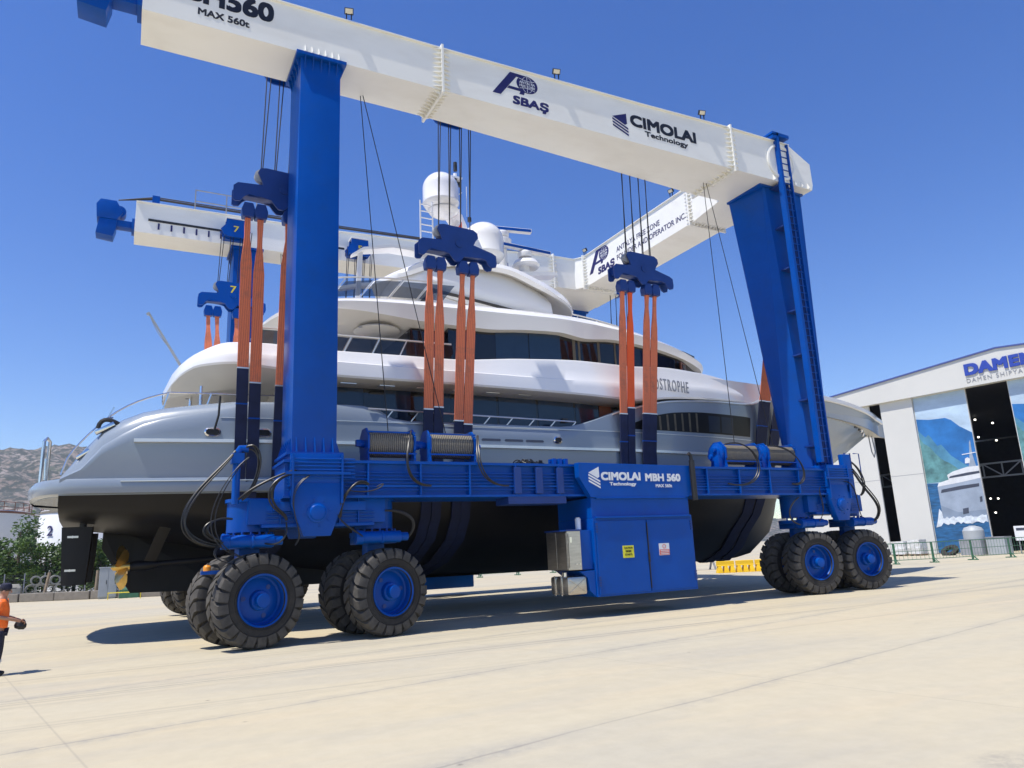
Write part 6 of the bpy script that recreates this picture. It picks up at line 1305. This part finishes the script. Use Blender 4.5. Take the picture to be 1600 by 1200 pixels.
def store_tank(x, y, r, h, label, mm, num=None):
    f = thing('storage_tank', (x, y, 0), label, 'storage tank', 'storage tanks beyond the trees'); m = MB(); m.lathe([(r, 0), (r, h), (r * 0.98, h + 0.12), (0.0, h + r * 0.10)], (x, y, 0), (0, 0, 1), 72); o = m.build('shell', mm, f, smooth=40)
    m = MB()
    for q in np.linspace(0, 2 * math.pi, 37)[:-1]: m.bar((x + r * 0.97 * math.cos(q), y + r * 0.97 * math.sin(q), h), (x + r * 0.97 * math.cos(q), y + r * 0.97 * math.sin(q), h + 1.0), 0.06)
    for z in (0.5, 1.0): m.tube([(x + r * 0.97 * math.cos(q), y + r * 0.97 * math.sin(q), h + z) for q in np.linspace(0, 2 * math.pi, 73)], 0.03, 6)
    m.build('guard_rail', 'teak', f, smooth=0)
    m = MB(); m.lathe([(r + 0.02, h - 0.18), (r + 0.06, h - 0.16), (r + 0.06, h + 0.05), (r, h + 0.06)], (x, y, 0), (0, 0, 1), 72, cap=False); m.build('rim_band', 'concrete' if num else 'teak', f)
    if num:
        a = R(224); m = MB(); rd = Vector((math.cos(a), math.sin(a), 0)); u = Vector((-rd.y, rd.x, 0)); text_mb(m, num, Vector((x, y, 0)) + rd * (r + 0.05) - u * 0.4 + Vector((0, 0, h - 2.35)), u, (0, 0, 1), 0.7, 0.95, 0.02, 0.02); m.build('number', 'navy_ink', f, smooth=0)
    return f
store_tank(-17.8, 98, 8.6, 8.3, 'wide cream storage tank with rusty railing behind the trees', 'tank_cream'); store_tank(-2.9, 86, 4.7, 7.6, 'white storage tank numbered 2 rising behind the trees', 'tank_white', '2')
# hill
def hill():
    m = MB(); nx, ny = 220, 70; rr = np.random.RandomState(5)
    ph = rr.rand(40) * 6.28; fr = np.array([0.004 * 1.33 ** k for k in range(20)])
    rid = pchip([(-1300, 60), (-700, 105), (-350, 118), (-180, 128), (-119, 131), (-86, 136), (-57, 139), (40, 130), (250, 105), (600, 70), (1200, 25)])
    vs = []
    for j in range(ny + 1):
        for i in range(nx + 1):
            x = -1300 + 2500 * i / nx; s = j / ny; y = 560 + 520 * s
            hgt = rid(x * 900 / (y)) * (1 - (1 - min(1, s / 0.75)) ** 1.6) if s < 0.75 else rid(x * 900 / y) * (1 - 0.25 * (s - 0.75) / 0.25)
            nzv = sum(math.sin(fr[k] * (x * math.cos(k * 1.7) + y * math.sin(k * 1.7)) + ph[k]) * 2.6 / (1.22 ** k) for k in range(20))
            g = abs(math.sin(x * 0.016 + 0.8 * math.sin(y * 0.011)))                      # gullies
            vs.append((x, y, hgt + (nzv * 1.9 - 12 * (1 - g) + 3.2 * math.sin(x * 0.09 + 2 * math.sin(y * 0.05)) + 2.2 * math.sin(x * 0.21 + y * 0.13)) * min(1, s * 3) * (1 if s < 0.7 else 0.6) - 1.0))
    m.add(vs, [(j * (nx + 1) + i, j * (nx + 1) + i + 1, (j + 1) * (nx + 1) + i + 1, (j + 1) * (nx + 1) + i) for j in range(ny) for i in range(nx)])
    mt = bpy.data.materials.new('hill_scrub'); mt.use_nodes = True; nd = mt.node_tree.nodes; l = mt.node_tree.links; b = nd['Principled BSDF']; b.inputs['Roughness'].default_value = 0.95
    tc = nd.new('ShaderNodeTexCoord')
    def nz(sc, det, st=(1, 1, 1)):
        mp = nd.new('ShaderNodeMapping'); mp.inputs['Scale'].default_value = st; l.new(tc.outputs['Object'], mp.inputs['Vector']); q = nd.new('ShaderNodeTexNoise'); q.inputs['Scale'].default_value = sc; q.inputs['Detail'].default_value = det; q.inputs['Roughness'].default_value = 0.65; l.new(mp.outputs['Vector'], q.inputs['Vector']); return q.outputs['Fac']
    def ramp(v, a, c):
        q = nd.new('ShaderNodeMapRange'); q.inputs['From Min'].default_value = a; q.inputs['From Max'].default_value = c; l.new(v, q.inputs['Value']); return q.outputs['Result']
    def mix(fac, a, c):
        q = nd.new('ShaderNodeMix'); q.data_type = 'RGBA'; l.new(fac, q.inputs['Factor'])
        for k, v in (('A', a), ('B', c)):
            if isinstance(v, tuple): q.inputs[k].default_value = (*v, 1)
            else: l.new(v, q.inputs[k])
        return q.outputs['Result']
    c = mix(ramp(nz(0.02, 8), 0.4, 0.6), (0.20, 0.155, 0.125), (0.30, 0.26, 0.23)); c = mix(ramp(nz(0.16, 6), 0.42, 0.52), c, (0.045, 0.055, 0.045)); c = mix(ramp(nz(0.05, 6), 0.55, 0.66), c, (0.07, 0.085, 0.06))
    l.new(c, b.inputs['Base Color']); M['hill_scrub'] = mt
    m.build('hill', 'hill_scrub', None, smooth=60, kind='structure')
hill()

# ------------------------------------------------------------------ the worker at the left edge
def worker(x, y):
    w = thing('person', (x, y, 0), 'worker in orange shirt, navy cap and trousers holding something before his waist', 'person')
    def skin(name, verts, edges, radii, mm, sub=2, root=0):
        me = bpy.data.meshes.new(name); me.from_pydata(verts, edges, []); ob = bpy.data.objects.new(name, me); COL.objects.link(ob); me.materials.append(M[mm])
        sk = ob.modifiers.new('skin', 'SKIN'); sk.use_smooth_shade = True; sb_ = ob.modifiers.new('sub', 'SUBSURF'); sb_.levels = sub; sb_.render_levels = sub
        for i, r in enumerate(radii): me.skin_vertices[0].data[i].radius = (r, r) if not isinstance(r, tuple) else r
        me.skin_vertices[0].data[root].use_root = True
        bpy.context.view_layer.update(); ev = ob.evaluated_get(bpy.context.evaluated_depsgraph_get()); m2 = bpy.data.meshes.new_from_object(ev); m2.materials.clear(); m2.materials.append(M[mm])
        bpy.data.objects.remove(ob); o = bpy.data.objects.new(name, m2); COL.objects.link(o); o.parent = w; LOC[o.name] = LOC[w.name]
        m2.polygons.foreach_set('use_smooth', [True] * len(m2.polygons)); return o
    # faces +X; body: pelvis, spine, neck, head, arms to the hands held in front, legs
    V = [(0, 0, 0.93), (0.0, 0, 1.10), (0.0, 0, 1.30), (-0.01, 0, 1.42), (0.015, 0, 1.50), (0.035, 0, 1.58), (0.045, 0, 1.66),
         (0.0, -0.19, 1.40), (-0.04, -0.26, 1.13), (0.22, -0.19, 1.06), (0.37, -0.11, 1.0),
         (0.0, 0.19, 1.40), (-0.02, 0.26, 1.13), (0.23, 0.19, 1.05), (0.37, 0.10, 1.0),
         (0.0, -0.10, 0.88), (0.02, -0.11, 0.50), (-0.02, -0.11, 0.09), (0.0, 0.10, 0.88), (0.02, 0.11, 0.50), (-0.02, 0.11, 0.09)]
    E_ = [(0, 1), (1, 2), (2, 3), (3, 4), (4, 5), (5, 6), (3, 7), (7, 8), (8, 9), (9, 10), (3, 11), (11, 12), (12, 13), (13, 14), (0, 15), (15, 16), (16, 17), (0, 18), (18, 19), (19, 20)]
    Rr = [(0.14, 0.12), (0.15, 0.125), (0.155, 0.115), 0.09, 0.058, (0.082, 0.09), (0.075, 0.085), 0.062, 0.046, 0.036, 0.026, 0.062, 0.046, 0.036, 0.026, 0.085, 0.062, 0.04, 0.085, 0.062, 0.04]
    body = skin('body', V, E_, Rr, 'skin')
    skin('shirt', [(0, 0, 0.90), (0.015, 0, 1.08), (0.01, 0, 1.28), (-0.005, 0, 1.41), (0.0, 0, 1.455), (0.0, -0.19, 1.40), (-0.02, -0.235, 1.22), (0.0, 0.19, 1.40), (-0.02, 0.235, 1.22)], [(0, 1), (1, 2), (2, 3), (3, 4), (3, 5), (5, 6), (3, 7), (7, 8)], [(0.18, 0.155), (0.185, 0.16), (0.185, 0.145), 0.115, 0.075, 0.085, 0.078, 0.085, 0.078], 'cloth_orange', root=1)
    skin('trousers', [(0, 0, 0.93), (0, -0.095, 0.80), (0.02, -0.11, 0.48), (-0.02, -0.11, 0.10), (0, 0.095, 0.80), (0.02, 0.11, 0.48), (-0.02, 0.11, 0.10)], [(0, 1), (1, 2), (2, 3), (0, 4), (4, 5), (5, 6)], [(0.155, 0.125), 0.115, 0.088, 0.082, 0.115, 0.088, 0.082], 'cloth_navy')
    for s in (-1, 1):
        skin('shoe', [(-0.06, 0.11 * s, 0.045), (0.06, 0.115 * s, 0.05), (0.16, 0.12 * s, 0.035)], [(0, 1), (1, 2)], [(0.05, 0.045), (0.052, 0.045), (0.045, 0.033)], 'shoe')
        m = MB(); m.lathe([(0.098, 0), (0.10, 0.005), (0.10, 0.05), (0.098, 0.055)], (x - 0.012, y + 0.11 * s, 0.24), (0, 0, 1), 20, cap=False); m.build('reflective_band', 'reflective', w)
        # hands: a palm and four curled fingers with a thumb, closed on the thing held
        hv, he, hr = [(0.365, 0.105 * s, 1.0)], [], [0.027]
        for k in range(4):
            b0 = len(hv); yy = (0.085 - 0.022 * k) * s; ln = (0.9, 1.05, 1.0, 0.8)[k]
            hv += [(0.40, yy, 1.0 - 0.006 * k), (0.428, yy, 0.985 - 0.006 * k), (0.432, yy * 0.9, 0.955 - 0.03 * (ln - 1)), (0.41, yy * 0.85, 0.935 - 0.03 * (ln - 1))]; he += [(0, b0), (b0, b0 + 1), (b0 + 1, b0 + 2), (b0 + 2, b0 + 3)]; hr += [0.013, 0.0095, 0.009, 0.008]
        b0 = len(hv); hv += [(0.375, 0.08 * s, 1.03), (0.395, 0.055 * s, 1.035), (0.41, 0.04 * s, 1.02)]; he += [(0, b0), (b0, b0 + 1), (b0 + 1, b0 + 2)]; hr += [0.012, 0.010, 0.009]
        skin('hand', hv, he, hr, 'skin')
    # cap with a peak, ear, nose, eyes, hair
    m = MB(); hc = Vector((x + 0.045, y, 1.665)); m.lathe([(0.098, -0.03), (0.106, 0.0), (0.108, 0.03), (0.095, 0.075), (0.05, 0.10), (0.0, 0.105)], hc, (0, 0, 1), 28)
    m.loft([[(x + 0.045 + dx, y + dy, 1.655 + dz - 0.10 * max(0, dx - 0.06) + q) for dx, dy, dz in ((0.06, -0.085, 0), (0.06, 0.085, 0), (0.15, 0.065, 0), (0.185, 0.0, 0.008), (0.15, -0.065, 0))] for q in (0.0, 0.012)]); m.build('cap', 'cloth_navy', w)
    m = MB(); m.lathe([(0.092, -0.055), (0.098, 0.0)], hc - Vector((0.012, 0, 0)), (0, 0, 1), 24, cap=False); m.build('hair', 'hair', w)
    m = MB(); m.loft([[(x + 0.13 + a, y + b * wd, z) for a, b in ((0, -1), (0.03 * q, 0), (0, 1))] for z, wd, q in ((1.63, 0.012, 0.3), (1.60, 0.016, 0.9), (1.575, 0.02, 1.2), (1.565, 0.016, 0.4))], closed=True); m.build('nose', 'skin', w)
    for s in (-1, 1):
        m = MB(); m.lathe([(0.001, -0.012), (0.028, -0.006), (0.030, 0.004), (0.012, 0.012)], (x + 0.03, y + 0.093 * s, 1.595), (0.3, s, 0), 14); m.build('ear', 'skin', w)
        m = MB(); m.lathe([(0.001, -0.01), (0.010, -0.004), (0.010, 0.004), (0.001, 0.01)], (x + 0.125, y + 0.034 * s, 1.615), (1, 0, 0), 12); m.build('eye', 'hair', w)
    m = MB(); m.box(x + 0.118, x + 0.128, y - 0.025, y + 0.025, 1.538, 1.545); m.build('mouth', 'flag_red', w, smooth=0)
    m = MB(); m.add([(x + 0.19, y - 0.03, 0.60), (x + 0.19, y + 0.03, 0.60), (x + 0.19, y, 0.66)], [(0, 1, 2)])
    return w
worker(-2.10, 18.17)
b_ = thing('hand_bag', (-1.80, 18.17, 0.97), 'dark round bag held by the worker in front of his waist', 'bag')
m = MB(); m.lathe([(0.0, -0.02), (0.085, 0.0), (0.11, 0.05), (0.10, 0.11), (0.05, 0.14), (0.0, 0.15)], (-1.76, 18.17, 0.86), (0.25, 0, 1), 24); m.build('bag_body', 'black', b_)
m = MB(); m.tube(bez([(-1.74, 18.10, 0.97), (-1.66, 18.12, 1.03), (-1.66, 18.22, 1.03), (-1.74, 18.24, 0.97)], 10), 0.012, 6); m.build('bag_handle', 'black', b_)

# ------------------------------------------------------------------ summer haze over the yard
hz = MB(); hz.box(-1600, 1600, -400, 1600, -1.0, 230.0); hz = hz.build('haze', [], None, smooth=0, kind='stuff')
mt = bpy.data.materials.new('haze_air'); mt.use_nodes = True; nd = mt.node_tree.nodes; nd.remove(nd['Principled BSDF'])
pv = nd.new('ShaderNodeVolumePrincipled'); pv.inputs['Color'].default_value = (0.80, 0.88, 1.0, 1); pv.inputs['Density'].default_value = 0.0002; pv.inputs['Anisotropy'].default_value = 0.2
mt.node_tree.links.new(pv.outputs[0], nd['Material Output'].inputs['Volume']); hz.data.materials.append(mt)
